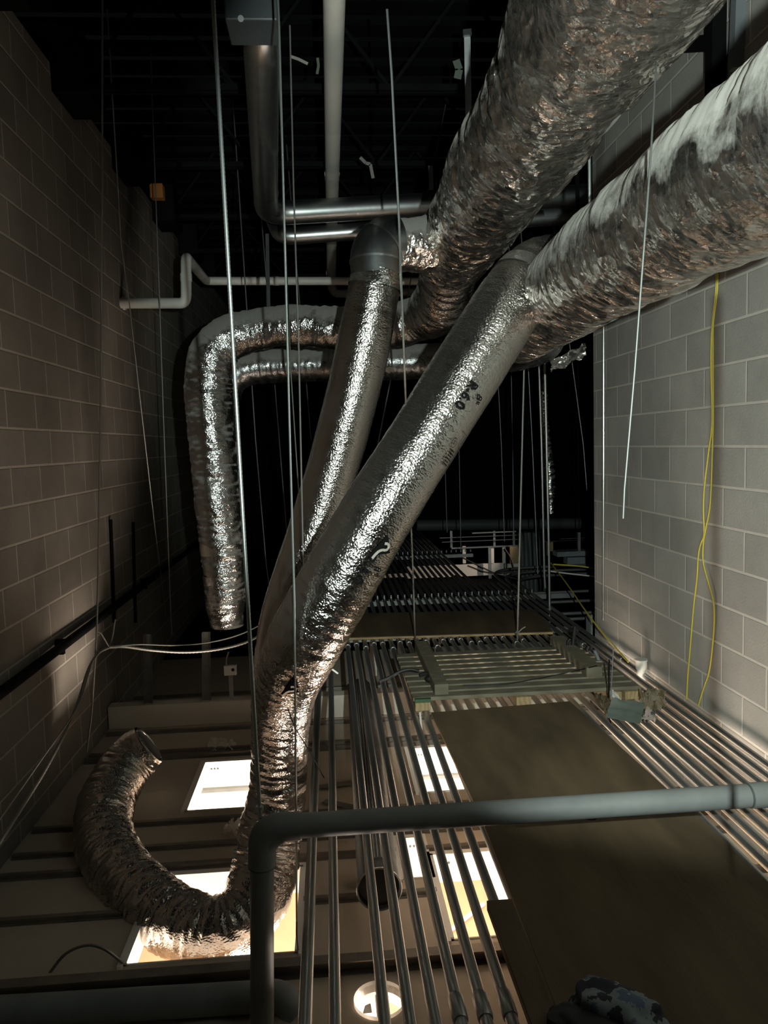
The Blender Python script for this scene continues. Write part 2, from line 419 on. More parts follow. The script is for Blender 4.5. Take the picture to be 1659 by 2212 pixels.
# drywall ceiling of the room below, with the openings cut in it
OPEN = [(-.865, -.225, 4.17, 4.82), (-.87, -.19, 2.90, 3.52), (.445, 1.06, 4.22, 4.85), (.42, 1.02, 2.905, 3.545), (.27, .40, 3.36, 3.72), (1.15, 1.75, 4.20, 4.82), (1.15, 1.75, 2.90, 3.52)]  # last two lie unseen under the plywood, added to let light up
HOLE = (.112, 2.60, .092)
def ceil_mesh():
    bm = BM(); x0, x1, y0, y1 = -1.66, 4.05, .3, 7.35; zt, zb = -2.0 + ZC, -2.03 + ZC
    hx, hy, hr = HOLE; cuts = OPEN + [(hx - .14, hx + .14, hy - .14, hy + .14)]
    xs = sorted({x0, x1} | {c for o in cuts for c in o[:2]}); ys = sorted({y0, y1} | {c for o in cuts for c in o[2:]})
    for i in range(len(xs) - 1):
        for j in range(len(ys) - 1):
            mx, my = (xs[i] + xs[i + 1]) / 2, (ys[j] + ys[j + 1]) / 2
            if any(o[0] < mx < o[1] and o[2] < my < o[3] for o in cuts): continue
            for z in (zt, zb): bm.faces.new([bm.verts.new((x, y, z)) for x, y in ((xs[i], ys[j]), (xs[i + 1], ys[j]), (xs[i + 1], ys[j + 1]), (xs[i], ys[j + 1]))])
    for o in OPEN:
        c = [(o[0], o[2]), (o[1], o[2]), (o[1], o[3]), (o[0], o[3])]
        for k in range(4):
            a, b = c[k], c[(k + 1) % 4]; bm.faces.new([bm.verts.new(v) for v in ((*a, zt), (*b, zt), (*b, zb), (*a, zb))])
    n = 40
    for k in range(n):
        def pt(k, z, sq):
            a = 2 * PI * k / n; c, s = math.cos(a), math.sin(a); r = .14 / max(abs(c), abs(s)) if sq else hr
            return bm.verts.new((hx + c * r, hy + s * r, z))
        for z in (zt, zb): bm.faces.new((pt(k, z, 1), pt(k + 1, z, 1), pt(k + 1, z, 0), pt(k, z, 0)))
        bm.faces.new((pt(k, zt, 0), pt(k + 1, zt, 0), pt(k + 1, zb, 0), pt(k, zb, 0)))
    bmesh.ops.remove_doubles(bm, verts=bm.verts, dist=1e-5); return bm
lower = struct('ceiling_lower', ceil_mesh(), 'drywall', 'drywall ceiling of the room below, seen from above')
struct('ceiling_lower_far', rbox((-3.2, 7.4, -2.06), (5, 15, -2.0)), 'deck', 'lower ceiling far beyond the bulkhead, coloured dark in place of shade')  # dark colour stands in for the lack of light on the far ceiling
struct('ceiling_lower_right', rbox((4.1, 5.4, -2.06), (5, 7.4, -2.0)), 'deck', 'lower ceiling beyond the right wall corner, coloured dark in place of shade')
def channel(y, w, h, x0=-1.64, x1=1.96, gaps=True):
    spans = [(x0, x1)]
    if gaps:
        for o in OPEN:
            if o[2] - w < y < o[3] + w:
                spans = [s for a, b in spans for s in ((a, min(b, o[0] - .01)), (max(a, o[1] + .01), b)) if s[1] - s[0] > .02]
    bm = BM()
    for a, b in spans:
        box(bm, V(a, y - w / 2, -2.0), V(b, y + w / 2, -2.0 + h * .25)); box(bm, V(a, y - w / 4, -2.0 + h * .25), V(b, y + w / 4, -2.0 + h))
    o = obj('furring_channel', bm, 'channel', lower, smooth=False)
for y, w_, h in ((5.42, .06, .02), (5.03, .055, .022), (4.93, .03, .03), (4.05, .05, .022), (3.60, .055, .022), (3.79, .05, .02), (3.24, .05, .022), (2.10, .05, .022), (6.2, .05, .02)):
    channel(y, w_, h)
for y in (2.80,):                                                # deep carrying channel just this side of the openings
    bm = BM(); box(bm, V(-1.64, y - .02, -2.0), V(1.96, y, -1.95)); box(bm, V(-1.64, y - .05, -1.95), V(1.96, y, -1.945)); box(bm, V(-1.64, y - .05, -2.0), V(1.96, y + .012, -1.996))
    obj('carrying_channel', bm, 'channel', lower, smooth=False)
struct('trim_1', rbox((XL + .01, 5.52, -1.995), (1.9, 5.62, -1.83)), 'header', 'pale drywall bulkhead edge across the lower ceiling')

# the lit room below
struct('floor', rbox((-3, .2, -4.5), (4, 7.3, -4.4)), 'tan_floor', 'tan covered floor of the lit room below')
struct('wall_below', rbox((-3, 7.3, -4.4), (4, 7.4, -2.031)), 'white_wall', 'white wall of the lit room below')
struct('wall_below_left', rbox((-3.1, .2, -4.4), (-3, 7.4, -2.031)), 'white_wall', 'white side wall of the room below')
struct('wall_below_right', rbox((4, .2, -4.4), (4.1, 7.4, -2.031)), 'white_wall', 'white right wall of the room below')
struct('trim_2', rbox((-.2, 7.26, -3.05), (4, 7.3, -2.75)), 'tan_floor', 'tan band on the wall of the room below')
struct('trim_3', rbox((-3, 7.25, -3.30), (4, 7.3, -3.27)), 'grey_box', 'thin grey rail on the wall of the room below')

# opening rims
def rim(o, label, sides='nsew'):
    x0, x1, y0, y1 = o; bm = BM(); t, zt, zb = .014, -1.985, -2.09
    box(bm, V(x0, y1 - t, zb), V(x1, y1, zt)); box(bm, V(x0, y0, zb), V(x1, y0 + t * .5, zt - .008))
    box(bm, V(x0, y0, zb), V(x0 + t, y1, zt)); box(bm, V(x1 - t, y0, zb), V(x1, y1, zt))
    e = thing('light_opening_frame', label, 'frame', V((x0 + x1) / 2, (y0 + y1) / 2, -2.09), 'white frames of the ceiling light openings')
    obj('rim', bm, 'white_rim', e, smooth=False)
    bm = BM(); box(bm, V(x0 - .02, y1, -1.999), V(x1 + .02, y1 + .02, -1.985)); box(bm, V(x0 - .02, y0 - .02, -1.999), V(x0, y1, -1.985)); box(bm, V(x1, y0 - .02, -1.999), V(x1 + .02, y1, -1.985))
    obj('flange', bm, 'white_rim', e, smooth=False)
    bm = BM()
    for k in range(3): tube(bm, [V(x0 + .05 + .02 * k, y1 - t - .002, -2.03), V(x0 + .05 + .02 * k, y1 - t + .001, -2.03)], .006, 10)
    obj('knockout', bm, 'joint', e, smooth=False)
rim(OPEN[0], 'white framed light opening on the left, behind the hanging foil duct, blown out bright')
rim(OPEN[1], 'white framed light opening at lower left with the foil duct sagging into it')
rim(OPEN[2], 'white framed light opening at the left edge of the upper plywood sheet, behind the conduits')
rim(OPEN[3], 'white framed light opening left of the lower plywood sheet with tan floor below')
rim(OPEN[4], 'narrow bright framed slot beside the open-ended round pipe')
bm = tube(BM(), [V(HOLE[0], HOLE[1], -2.07), V(HOLE[0], HOLE[1], -1.985)], HOLE[2], 40, False)
bmesh.ops.solidify(bm, geom=bm.faces[:], thickness=.006)
e = thing('downlight_ring', 'round white downlight ring lit from below at the bottom edge', 'ring', V(HOLE[0], HOLE[1], -2.07))
obj('ring', bm, 'white_rim', e)
bm = BM(); box(bm, V(HOLE[0] - .012, HOLE[1] - .09, -2.05), V(HOLE[0] + .004, HOLE[1] + .09, -2.04)); obj('cross_strap', bm, 'white_rim', e, smooth=False)
# things seen down in the lit room
a, b = PZ(965, 2016, -4.37), PZ(1032, 1962, -4.37)
pp = [a.lerp(b, t / 60) for t in range(-12, 73)]
tag(obj('corrugated_hose', tube(BM(), pp, [.016 + .004 * (i % 2) for i in range(len(pp))], 12), 'white_rim'),
    'white corrugated hose lying on the tan floor seen through the opening', 'hose')

def floor_quad(name, label, cat, px, m, z=-4.385, th=.012, frame=None):
    e = thing(name, label, cat, PZ(*px[0], z)); bm = BM()
    a = [PZ(*q, z) for q in px]; t_ = [bm.verts.new(v) for v in a]; u_ = [bm.verts.new(v - Vector((0, 0, th))) for v in a]
    bm.faces.new(t_); bm.faces.new(u_[::-1])
    for i in range(4): bm.faces.new((t_[i], u_[i], u_[(i + 1) % 4], t_[(i + 1) % 4]))
    bmesh.ops.recalc_face_normals(bm, faces=bm.faces[:]); obj('sheet', bm, m, e, smooth=False)
    if frame:
        bm = BM()
        for i in range(4): bar(bm, a[i], a[(i + 1) % 4], .05, .03)
        obj('edge_frame', bm, frame, e, smooth=False)
floor_quad('white_sheet', 'white sheet on the tan floor seen through the opening beside the narrow plank', 'sheet', [(1036, 1862), (1090, 1858), (1150, 2000), (1072, 2010)], 'white_wall')
floor_quad('dark_panel', 'dark panel with white edges seen through the round hole at the bottom', 'panel', [(774, 2200), (812, 2196), (806, 2160), (784, 2164)], 'black', frame='white_rim')  # plain dark panel for an unidentified object in the room below
# steel bar joists under the deck
for i, y in enumerate((2.55, 3.92, 5.25, 6.62, 8.05, 9.4, 10.8)):
    e = thing('bar_joist', f'dark open-web steel roof joist, {ORD[i + 1]} from the viewer', 'joist', V(XL, y, 2.3), 'dark roof joists')
    bm = BM(); 
    for dy in (-.03, .012): box(bm, V(XL + .02, y + dy, 2.30), V(5, y + dy + .03, 2.34))
    obj('bottom_chord', bm, 'black_steel', e, smooth=False)
    bm = BM()
    for dy in (-.04, .012): box(bm, V(XL - .15, y + dy, 2.94), V(5, y + dy + .04, 2.99))
    obj('top_chord', bm, 'black_steel', e, smooth=False)
    bm = BM(); x, up_ = XL + .15, True
    while x < 4.6:
        bar(bm, V(x, y, 2.32 if up_ else 2.96), V(x + .5, y, 2.96 if up_ else 2.32), .022, .022); x += .5; up_ = not up_
    obj('web', bm, 'black_steel', e, smooth=False)
    bm = BM(); box(bm, V(XL - .15, y - .05, 2.28), V(XL + .22, y + .38, 2.62)); obj('seat_and_shade', bm, 'black_steel', e, smooth=False)  # joist seat, widened in black to stand in for shadow on the wall top

# steel post and brace in front of the upper right wall
e = thing('steel_bracing', 'black steel post and brace standing against the upper right block wall', 'frame', PX(1545, 300, 1.90))
bm = BM(); bar(bm, PX(1548, -60, 1.93), PX(1542, 420, 1.93), .07, .07, Vector((1, 0, 0))); obj('post', bm, 'black_steel', e, smooth=False)
bm = BM(); bar(bm, PX(1545, 92, 1.93), PX(1440, 100, 1.93), .06, .07); obj('brace', bm, 'black_steel', e, smooth=False)
e2 = tag(obj('steel_channel', bar(BM(), PX(1598, -60, 1.955), PX(1590, 150, 1.955), .05, .05, Vector((1, 0, 0))), 'grey_box', smooth=False),
         'dull grey vertical steel channel on the wall right of the black post', 'channel')

# ------------------------------------------------------------------ insulated trunk ducts
SGN = 1
t1 = thing('trunk_duct', 'largest crinkled foil trunk duct running overhead at the upper right', 'duct', V(.77, 3, 1.1))
x1, z1, R1 = .767, 1.12, .21
T1 = duct(t1, [(V(x1, .9, z1 + .02), R1 * 1.02), (V(x1, 1.6, z1 + .01), R1 * 1.02), (V(x1, 2.3, z1), R1 * 1.03), (V(x1 + .0, 2.62, z1), R1 * .94), (V(x1, 2.9, z1 - .01), R1 * 1.0), (V(x1 - .01, 3.6, z1 - .02), R1 * 1.0), (V(x1 - .01, 4.2, z1 - .03), R1),
               (V(x1 - .02, 4.45, z1 - .06), R1 * .93)], amp=.0045, m='foil_big', lump=.022, fold=.016, seed=3.1, name='foil_wrap')
for (px, py, l) in ((1230, 190, .10), (1120, 330, .07), (1010, 560, .10)): band(t1, T1, px, py, l, 'foil_tape', 'foil_big', .006)
duct(t1, [(1010, 510, 4.25, 62), (940, 525, 4.15, 60), (880, 530, 4.1, 57), (838, 525, 4.05, 54)], amp=.006, m='foil_big', lump=.01, seed=9, name='branch_takeoff')
bm = bar(BM(), V(x1 - .02, 2.4, z1 + R1 - .02), V(x1 - .02, 2.4, 2.32), .03, .004); obj('hanger_strap', bm, 'black_steel', t1, smooth=False)

t2 = thing('trunk_duct', 'lower foil trunk duct against the right block wall, entering from the right edge', 'duct', V(.99, 2.5, .6))
x2, z2, R2 = .988, .603, .185
T2 = duct(t2, [(V(x2, .7, z2), R2), (V(x2, 1.3, z2), R2), (V(x2, 2.0, z2), R2), (V(x2, 2.7, z2), R2 * 1.01), (V(x2, 3.2, z2 - .01), R2), (V(x2 - .01, 3.55, z2 - .03), R2 * .96), (V(x2 - .02, 3.8, z2 - .08), R2 * .8)],
          amp=.005, m='foil_big', lump=.016, fold=.009, seed=12.7, name='foil_wrap')
for (px, py, l) in ((1420, 470, .09), (1270, 600, .12)): band(t2, T2, px, py, l, 'foil_tape', 'foil_big', .005)
i0 = PX(1262, 603, .83)
tag_bm = BM(); bar(tag_bm, P(1256, 603, 2.98), P(1270, 610, 2.96), .02, .012); o = obj('yellow_tape', tag_bm, 'yellow', t2, smooth=False); o['label'] = 'small yellow tape scrap'
bm = rod(V(x2 + .02, 2.9, z2 + R2 - .03), V(x2 + .02, 2.9, 2.32), .006); obj('hanger_rod', bm, 'rod', t2)

# ------------------------------------------------------------------ insulated flex ducts
d3 = thing('flex_duct', 'front slanted foil flex duct, curling at its foot to an open end', 'duct', V(-.3, 3.3, -2.0))
D3PTS = [(1236, 575, 3.40, 52), (1196, 566, 3.34, 56), (1150, 588, 3.26, 66), (1105, 650, 3.20, 76), (1040, 750, 3.16, 78), (955, 885, 3.12, 77), (870, 1020, 3.08, 78), (790, 1150, 3.06, 80),
         (715, 1280, 3.06, 84), (650, 1400, 3.10, 82), (612, 1500, 3.25, 68), (603, 1600, 3.35, 62), (600, 1700, 3.40, 63), (582, 1800, 3.38, 70), (567, 1890, 3.30, 74),
         (535, 1975, 3.16, 72), (460, 2012, 3.12, 70), (370, 1985, 3.22, 73), (285, 1915, 3.45, 70), (232, 1835, 3.72, 65), (225, 1755, 3.98, 62), (256, 1682, 4.18, 57), (290, 1636, 4.28, 53), (321, 1612, 4.30, 49)]
AMP = [.004, .004, .005, .002, .0016, .0016, .0018, .0022, .004, .007, .008, .008, .009, .010, .010, .012, .014, .014, .014, .013, .012, .010, .008, .006]
D3 = duct(d3, D3PTS, m='foil', lump=.006, seed=21.3, amps=AMP, seg=150, step=.006)
t, n_, b_ = D3[1][-1]; end = D3[0][-1]
bm = tube(BM(), [end - t * .12, end + t * .004], [D3[2][-1] * .78] * 2, 48, False); bmesh.ops.solidify(bm, geom=bm.faces[:], thickness=.004)
o = obj('open_end', bm, 'black', d3); o['label'] = 'dark open end'
tube_rim = tube(BM(), [end + t * (.002 + .0001 * k) + (n_ * math.cos(2 * PI * k / 48) + b_ * math.sin(2 * PI * k / 48)) * D3[2][-1] * .86 for k in range(49)], .008, 8)
obj('end_band', tube_rim, 'foil_tape', d3)
bm = tube(BM(), [end + t * .001, end + t * .006], [D3[2][-1] * .84] * 2, 48); o = obj('shade_disc', bm, 'black', d3)  # black disc stands in for the shade inside the duct mouth
# which way round is "right-hand side up" for the lettering
i0, th0 = on_duct(D3, 985, 850)
a, b = Vector(proj(wrap(D3, i0, th0, 0, 0))), Vector(proj(wrap(D3, i0, th0, 0, .03)))
SGN = 1 if (b - a).dot(Vector((.85, .52))) > 0 else -1
print_text(d3, D3, 1006, 854, 'R-6.0', .058); print_text(d3, D3, 1030, 862, '8"', .044)
print_text(d3, D3, 787, 1227, 'R-6.0', .058); print_text(d3, D3, 812, 1234, '8"', .044)
ring = [(.020 * math.cos(a * PI / 10), .015 * math.sin(a * PI / 10)) for a in range(21)]
print_poly(d3, D3, 979, 955, ribbon(ring, .0022), name='printed_ring'); print_text(d3, D3, 979, 955, 'UL', .017)
print_poly(d3, D3, 966, 990, [[(-.035 + .012 * k, -.02), (-.031 + .012 * k, -.02), (-.031 + .012 * k, .012 + .008 * (k % 2)), (-.035 + .012 * k, .012 + .008 * (k % 2))] for k in range(6)], name='fine_print')
print_poly(d3, D3, 976, 975, ribbon([(-.09, .026), (.10, .026)], .0015) + ribbon([(-.09, .026), (-.09, -.02)], .0015), name='printed_frame')
def triangle_mark(px, py, s):
    print_poly(d3, D3, px, py, [[(-.055 * s, -.012 * s), (.052 * s, -.036 * s), (.006 * s, .048 * s)]], name='printed_triangle', lift=.0066, label='black printed triangle')
    hook = [(.058, -.020), (.038, -.016), (.020, -.010), (.008, .002), (.004, .016), (-.006, .024), (-.018, .020), (-.024, .008), (-.018, -.004)]
    print_poly(d3, D3, px, py, ribbon([(x * s, y * s) for x, y in hook], .011 * s), 'bare_mark', 'unprinted_hook', .0085, 'pale hook in the triangle')
triangle_mark(826, 1183, .95); triangle_mark(628, 1487, .8)
for px, py, l in ((1196, 566, .05), (1135, 610, .06)): band(d3, D3, px, py, l)
bm = tube(BM(), [D3[0][8], D3[0][13]], [D3[2][8] * 1.03] * 2, 40, False); bmesh.ops.solidify(bm, geom=bm.faces[:], thickness=.003)
o = obj('black_wrap', bm, 'black', d3); o['label'] = 'black tape wrap at the trunk collar'

d2 = thing('flex_duct', 'rear slanted foil flex duct hanging from the galvanised elbow', 'duct', V(-.3, 4.1, -1.9))
D2 = duct(d2, [(815, 588, 4.0, 54), (806, 640, 4.0, 57), (790, 720, 4.02, 58), (762, 850, 4.05, 58), (725, 990, 4.08, 57), (688, 1120, 4.1, 57), (650, 1240, 4.1, 58), (618, 1350, 4.1, 58), (602, 1470, 4.08, 56), (606, 1600, 4.05, 52), (610, 1705, 4.02, 50)],
          amp=.0022, m='foil', lump=.006, seed=33.3, amps=[.006, .004, .002, .0016, .0016, .0018, .002, .003, .006, .007, .008])
band(d2, D2, 812, 612, .06)
el, _ = spline([P(858, 520, 4.06), P(832, 525, 4.04), P(812, 550, 4.01), P(812, 600, 4.0)], .012)
bm = tube(BM(), el, .128, 40, False); bmesh.ops.solidify(bm, geom=bm.faces[:], thickness=.003)
o = obj('elbow', bm, 'galv', d2); o['label'] = 'bare galvanised elbow'
for k in (len(el) // 3, 2 * len(el) // 3): obj('elbow_seam', tube(BM(), el[k:k + 2], .132, 40, False), 'galv', o)

e1 = thing('flex_duct', 'foil duct making a square corner at the left, running down behind the threaded rod', 'duct', V(-.7, 5.2, -1.25))
E1 = duct(e1, [(V(x1 - .02, 4.40, z1 - .08), .16), (950, 655, 4.75, 60), (900, 690, 4.95, 46), (830, 704, 5.05, 44), (730, 706, 5.1, 43), (640, 705, 5.15, 43), (560, 712, 5.2, 44), (500, 728, 5.2, 46), (462, 765, 5.2, 50), (450, 830, 5.2, 50), (455, 920, 5.2, 48),
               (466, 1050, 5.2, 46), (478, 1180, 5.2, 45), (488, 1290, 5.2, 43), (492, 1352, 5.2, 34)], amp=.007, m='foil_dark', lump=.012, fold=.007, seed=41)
for px, py, l in ((640, 705, .06), (478, 1180, .12), (485, 1250, .08)): band(e1, E1, px, py, l)
e2 = thing('flex_duct', 'dim rear foil duct running level across under the square-cornered duct', 'duct', V(-.8, 6.2, -1.2))
E2 = duct(e2, [(V(x2 - .02, 3.72, z2 - .06), .14), (1165, 735, 4.6, 50), (1080, 765, 5.6, 42), (960, 778, 6.1, 38), (840, 782, 6.2, 38), (720, 786, 6.25, 37), (600, 790, 6.3, 37), (525, 800, 6.3, 37), (488, 840, 6.3, 36), (482, 930, 6.3, 35), (490, 1100, 6.3, 34), (500, 1300, 6.3, 33)],
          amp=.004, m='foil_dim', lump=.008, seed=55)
# foil scraps hanging under the right trunk and the narrow foil drop behind the pipes
pts = [P(1178, 770, 7.2), P(1176, 880, 7.2), P(1183, 960, 7.2), P(1188, 1040, 7.2), P(1190, 1110, 7.2)]
t = thing('foil_sleeve', 'thin crumpled foil sleeve hanging behind the vertical pipes near the wall corner', 'sleeve', pts[-1])
obj('hang_wire', rod(pts[0], Vector((pts[0].x, pts[0].y, ZC + 3.08)), .004), 'black_steel', t)
duct(t, [(p_, r_) for p_, r_ in zip(pts, (.02, .035, .04, .05, .03))], amp=.015, m='foil_pleat', lump=.02, seed=61, name='foil', seg=32)
bm = BM(); bmesh.ops.create_grid(bm, x_segments=14, y_segments=8, size=.5)
for v in bm.verts:
    q = P(1190 + (v.co.x + .5) * 75, 790 - (v.co.x + .5) * 35 + v.co.y * 26, 4.6); k = noise.noise(Vector((v.co.x * 6, v.co.y * 5, 2)))
    v.co = q + Vector((0, .06 * k, .03 * k))
bmesh.ops.solidify(bm, geom=bm.faces[:], thickness=.003)
tag(obj('foil_flap', bm, 'foil_tape'), 'loose torn foil flap hanging below the right trunk duct', 'foil')

# ------------------------------------------------------------------ galvanised round ducts
def pipe(t, pts, r, m, name, fil=.12, seg=24, k=6):
    pp = fillet(pts, fil, k); return obj(name, tube(BM(), pp, r, seg), m, t), pp
g1 = thing('round_duct', 'upper of two bare galvanised ducts, level with an elbow turning up at the left', 'duct', P(600, 480, 6))
pipe(g1, [P(563, 70, 3.75) + Vector((0, 0, 1.1)), P(563, 70, 3.75), P(575, 462, 5.9), P(1315, 420, 6.1)], .085, 'galv', 'round_pipe', .18)
pipe(g1, [P(836, 452, 6.0), P(842, 452, 6.0)], .089, 'galv', 'joint_band'); pipe(g1, [P(1270, 426, 6.1), P(1278, 425, 6.1)], .089, 'galv', 'joint_band')
for yy, q in ((415, 5.62), (432, 5.74)): obj('elbow_gore', tube(BM(), [P(574, yy, q), P(574, yy + 4, q + .03)], .089, 24), 'galv', g1)
g2 = thing('round_duct', 'lower galvanised duct with bright underside, tight below the upper one', 'duct', P(620, 505, 6.1))
pipe(g2, [P(590, 470, 6.35), P(606, 512, 6.2), P(1300, 462, 6.3)], .064, 'galv', 'round_pipe', .1)
pipe(g2, [P(1170, 467, 6.28), P(1245, 462, 6.3)], .069, 'galv_dull', 'ribbed_collar')
tag(obj('hanger_strap', bar(BM(), P(577, 505, 5.6), P(580, 662, 5.25), .024, .004, Vector((0, 1, 0))), 'galv_dull', smooth=False), 'flat grey strap between the galvanised elbow and the cornered foil duct', 'strap')
tag(obj('hanger_strap', bar(BM(), P(1246, 300, 5.95), P(1248, 470, 5.95), .03, .006, Vector((0, 1, 0))), 'black_steel', smooth=False), 'black strap holding the galvanised ducts close to the right wall', 'strap')

# ------------------------------------------------------------------ PVC pipes
w1 = thing('drain_pipe', 'long white plastic pipe running away overhead, left of the big trunk duct', 'pipe', P(725, 640, 10.4))
wz = 2.2
pipe(w1, [V(.105, 1.2, wz), V(.115, 10.4, 2.12), P(722, 634, 10.4), P(905, 630, 10.4)], .056, 'pvc', 'pipe', .1)
for y in (6.4, 9.9): obj('coupling', tube(BM(), [V(.11, y, wz - .005 * (y - 1.2) * .9 + .0), V(.11, y + .12, wz - .0045 * (y - 1.2))], .061, 20), 'pvc', w1)
w2 = thing('drain_pipe', 'dusty white plastic pipe leaving the left wall and stepping up and over', 'pipe', P(330, 655, 6.3))
pipe(w2, [PX(262, 655, XL + .005), P(402, 655, 6.35), P(402, 556, 6.35), P(446, 607, 8.2), P(905, 607, 8.2)], .042, 'pvc', 'pipe', .06)
obj('wall_flange', tube(BM(), [PX(266, 655, XL + .004), PX(266, 655, XL + .004) + Vector((.02, 0, 0))], .056, 20), 'pvc', w2)
for px, py, Y in ((402, 600, 6.35), (596, 607, 8.2)):
    a = P(px, py, Y); d = Vector((0, 0, .03)) if px < 450 else Vector((.03, 0, 0)); obj('coupling', tube(BM(), [a - d, a + d], .046, 20), 'pvc', w2)

f1 = thing('foreground_pipe', 'grey plastic pipe crossing in front of the conduits, with an elbow turning down', 'pipe', P(565, 2230, 2.45))
YF = 2.45; hA, hB, hC = P(566, 2238, YF), P(566, 1789, YF), P(1720, 1712, YF)
pp = fillet([hA, hB, hC], .12, 10)
obj('pipe', tube(BM(), pp, .0395, 32), 'pvc_grey', f1)
el = fillet([hB + (hA - hB).normalized() * .125, hB, hB + (hC - hB).normalized() * .125], .1, 10)
o = obj('elbow', tube(BM(), el, .0455, 32), 'pvc_grey', f1)
obj('elbow_ring', tube(BM(), [el[0] + (hA - hB).normalized() * .004, el[0]], .0462, 32), 'joint', f1)
a = P(1616, 1719, YF); d = (hC - hB).normalized()
obj('coupling_ring', tube(BM(), [a - d * .003, a + d * .003], .0405, 32), 'joint', f1); obj('coupling', tube(BM(), [a + d * .004, a + d * .16], .0425, 32), 'pvc_grey', f1)
p0 = thing('dark_pipe', 'dark glossy pipe lying across the bottom left corner', 'pipe', P(300, 2200, 2.55))
pipe(p0, [P(-60, 2190, 2.60), P(610, 2150, 2.60), P(640, 2188, 2.58)], .052, 'grey_box', 'pipe', .09)
sp1 = thing('open_pipe', 'open-ended round metal pipe lying under the conduits, dark mouth towards the viewer', 'pipe', V(.14, 2.88, -1.84))
bm = tube(BM(), [V(.165, 5.4, -1.76), V(.138, 2.88, -1.745)], .086, 40, False); bmesh.ops.solidify(bm, geom=bm.faces[:], thickness=.004); obj('barrel', bm, 'galv_dull', sp1)
a = V(.138, 2.88, -1.745); obj('rolled_rim', tube(BM(), [a + Vector((math.cos(2 * PI * k / 40), 0, math.sin(2 * PI * k / 40))) * .087 for k in range(41)], .004, 8), 'galv', sp1)
obj('shade_plug', tube(BM(), [V(.165, 5.35, -1.76), V(.138, 2.90, -1.745)], .080, 40), 'black', sp1)  # black plug paints the darkness inside the hollow pipe
bm = BM()
for k in range(5): bar(bm, V(.137 + k * .014, 5.3, -1.672 + .002 * (2 - abs(k - 2))), V(.112 + k * .014, 2.95, -1.657 + .002 * (2 - abs(k - 2))), .004, .004)
obj('rib', bm, 'galv', sp1, smooth=False)
for y in (3.3, 4.4): obj('support_block', rbox((.09, y, -1.999), (.21, y + .08, -1.834)), 'lumber', sp1, smooth=False)

# ------------------------------------------------------------------ conduits
ZP = -1.5
xs = [-.115, -.036] + [.093 + .0657 * k for k in range(29)]
nT = len(xs)
def conduit_bm(x, y0, y1, r): return tube(BM(), [V(x, y0, ZP), V(x, y1, ZP)], r, 14)
mesh_cache = {}
for i, x in enumerate(xs):
    k = nT - i
    r = .0190 if i == 0 else .0168
    if i == 0: lab = 'thickest grey steel conduit, leftmost of the long row'
    elif i == 1: lab = 'grey steel conduit second from the left of the row, beside the thick one'
    elif k <= 8: lab = f'grey steel conduit, {ORD[k]} from the right block wall' if k > 1 else 'grey steel conduit hard against the right block wall'
    elif i <= 8: lab = f'grey steel conduit left of the plywood, {ORD[i - 1]} after the wide gap'
    else: lab = f'grey steel conduit passing under the plywood sheets, {ORD[i - 8]} in from their left edge'
    e = thing('conduit', lab, 'conduit', V(x, 3, ZP), 'parallel steel conduits')
    if k <= 3:                                                   # these turn right beyond the wall corner
        rb = .55; yb = 8.15 + .16 * (3 - k) if True else 0
        yb = 7.75 + .28 * (k - 1)
        pts = fillet([V(x, 1.3, ZP), V(x, yb + .5, ZP), V(4.9, yb + .5, ZP)], rb, 12)
        obj('tube', tube(BM(), pts, r, 14), 'emt', e)
    elif k <= 7:
        obj('tube', conduit_bm(x, 1.3, 7.9, r), 'emt', e)
    else:
        obj('tube', conduit_bm(x, 1.3, 13.6, r), 'emt', e)
    cl = []
    if i > 1 and k > 8: cl.append(5.70 - random.choice((0, 0, .03, .1, .16)))
    if 5 <= i <= 8: cl.append(1.90)
    if k <= 8 and k % 2: cl.append(4.8 + .2 * k)
    for y in cl: obj('coupling', tube(BM(), [V(x, y - .045, ZP), V(x, y - .04, ZP), V(x, y + .04, ZP), V(x, y + .045, ZP)], [r + .0025, r + .0045, r + .0045, r + .0025], 14), 'emt', e)
for j, (py, lab) in enumerate(((1278, 'level grey conduit behind the wall corner, highest of the four rungs'), (1299, 'level grey conduit behind the wall corner, second rung down'),
                               (1325, 'level grey conduit behind the wall corner, third rung down'), (1337, 'level grey conduit behind the wall corner, lowest rung'))):
    a = PZ(1236, py, -1.54); tag(obj('conduit', tube(BM(), [V(1.99, a.y, -1.54), V(4.9, a.y, -1.54)], .0150, 12), 'emt'), lab, 'conduit')
# trapeze struts under the conduits
for y, x0, x1_, lab in ((7.3, -.3, 2.35, 'slotted strut carrying the conduits beyond the far plywood strip'), (5.98, -.3, 1.96, 'slotted strut hidden under the far plywood strip edge'),
                  (10.2, -.3, 1.9, 'farthest slotted strut under the conduits')):
    e = thing('trapeze_strut', lab, 'strut', V(.9, y, -1.56))
    bm = BM(); box(bm, V(x0, y - .02, -1.556), V(x1_, y + .02, -1.553)); box(bm, V(x0, y - .02, -1.553), V(x1_, y - .017, -1.516)); box(bm, V(x0, y + .017, -1.553), V(x1_, y + .02, -1.516))
    obj('channel', bm, 'galv_dull', e, smooth=False)
    if y > 6.5:
        for x in xs[::1]:
            if x0 < x < x1_:
                obj('pipe_clamp', bar(BM(), V(x, y, -1.485), V(x, y, -1.455), .012, .03, Vector((0, 1, 0))), 'galv_dull', e, smooth=False)

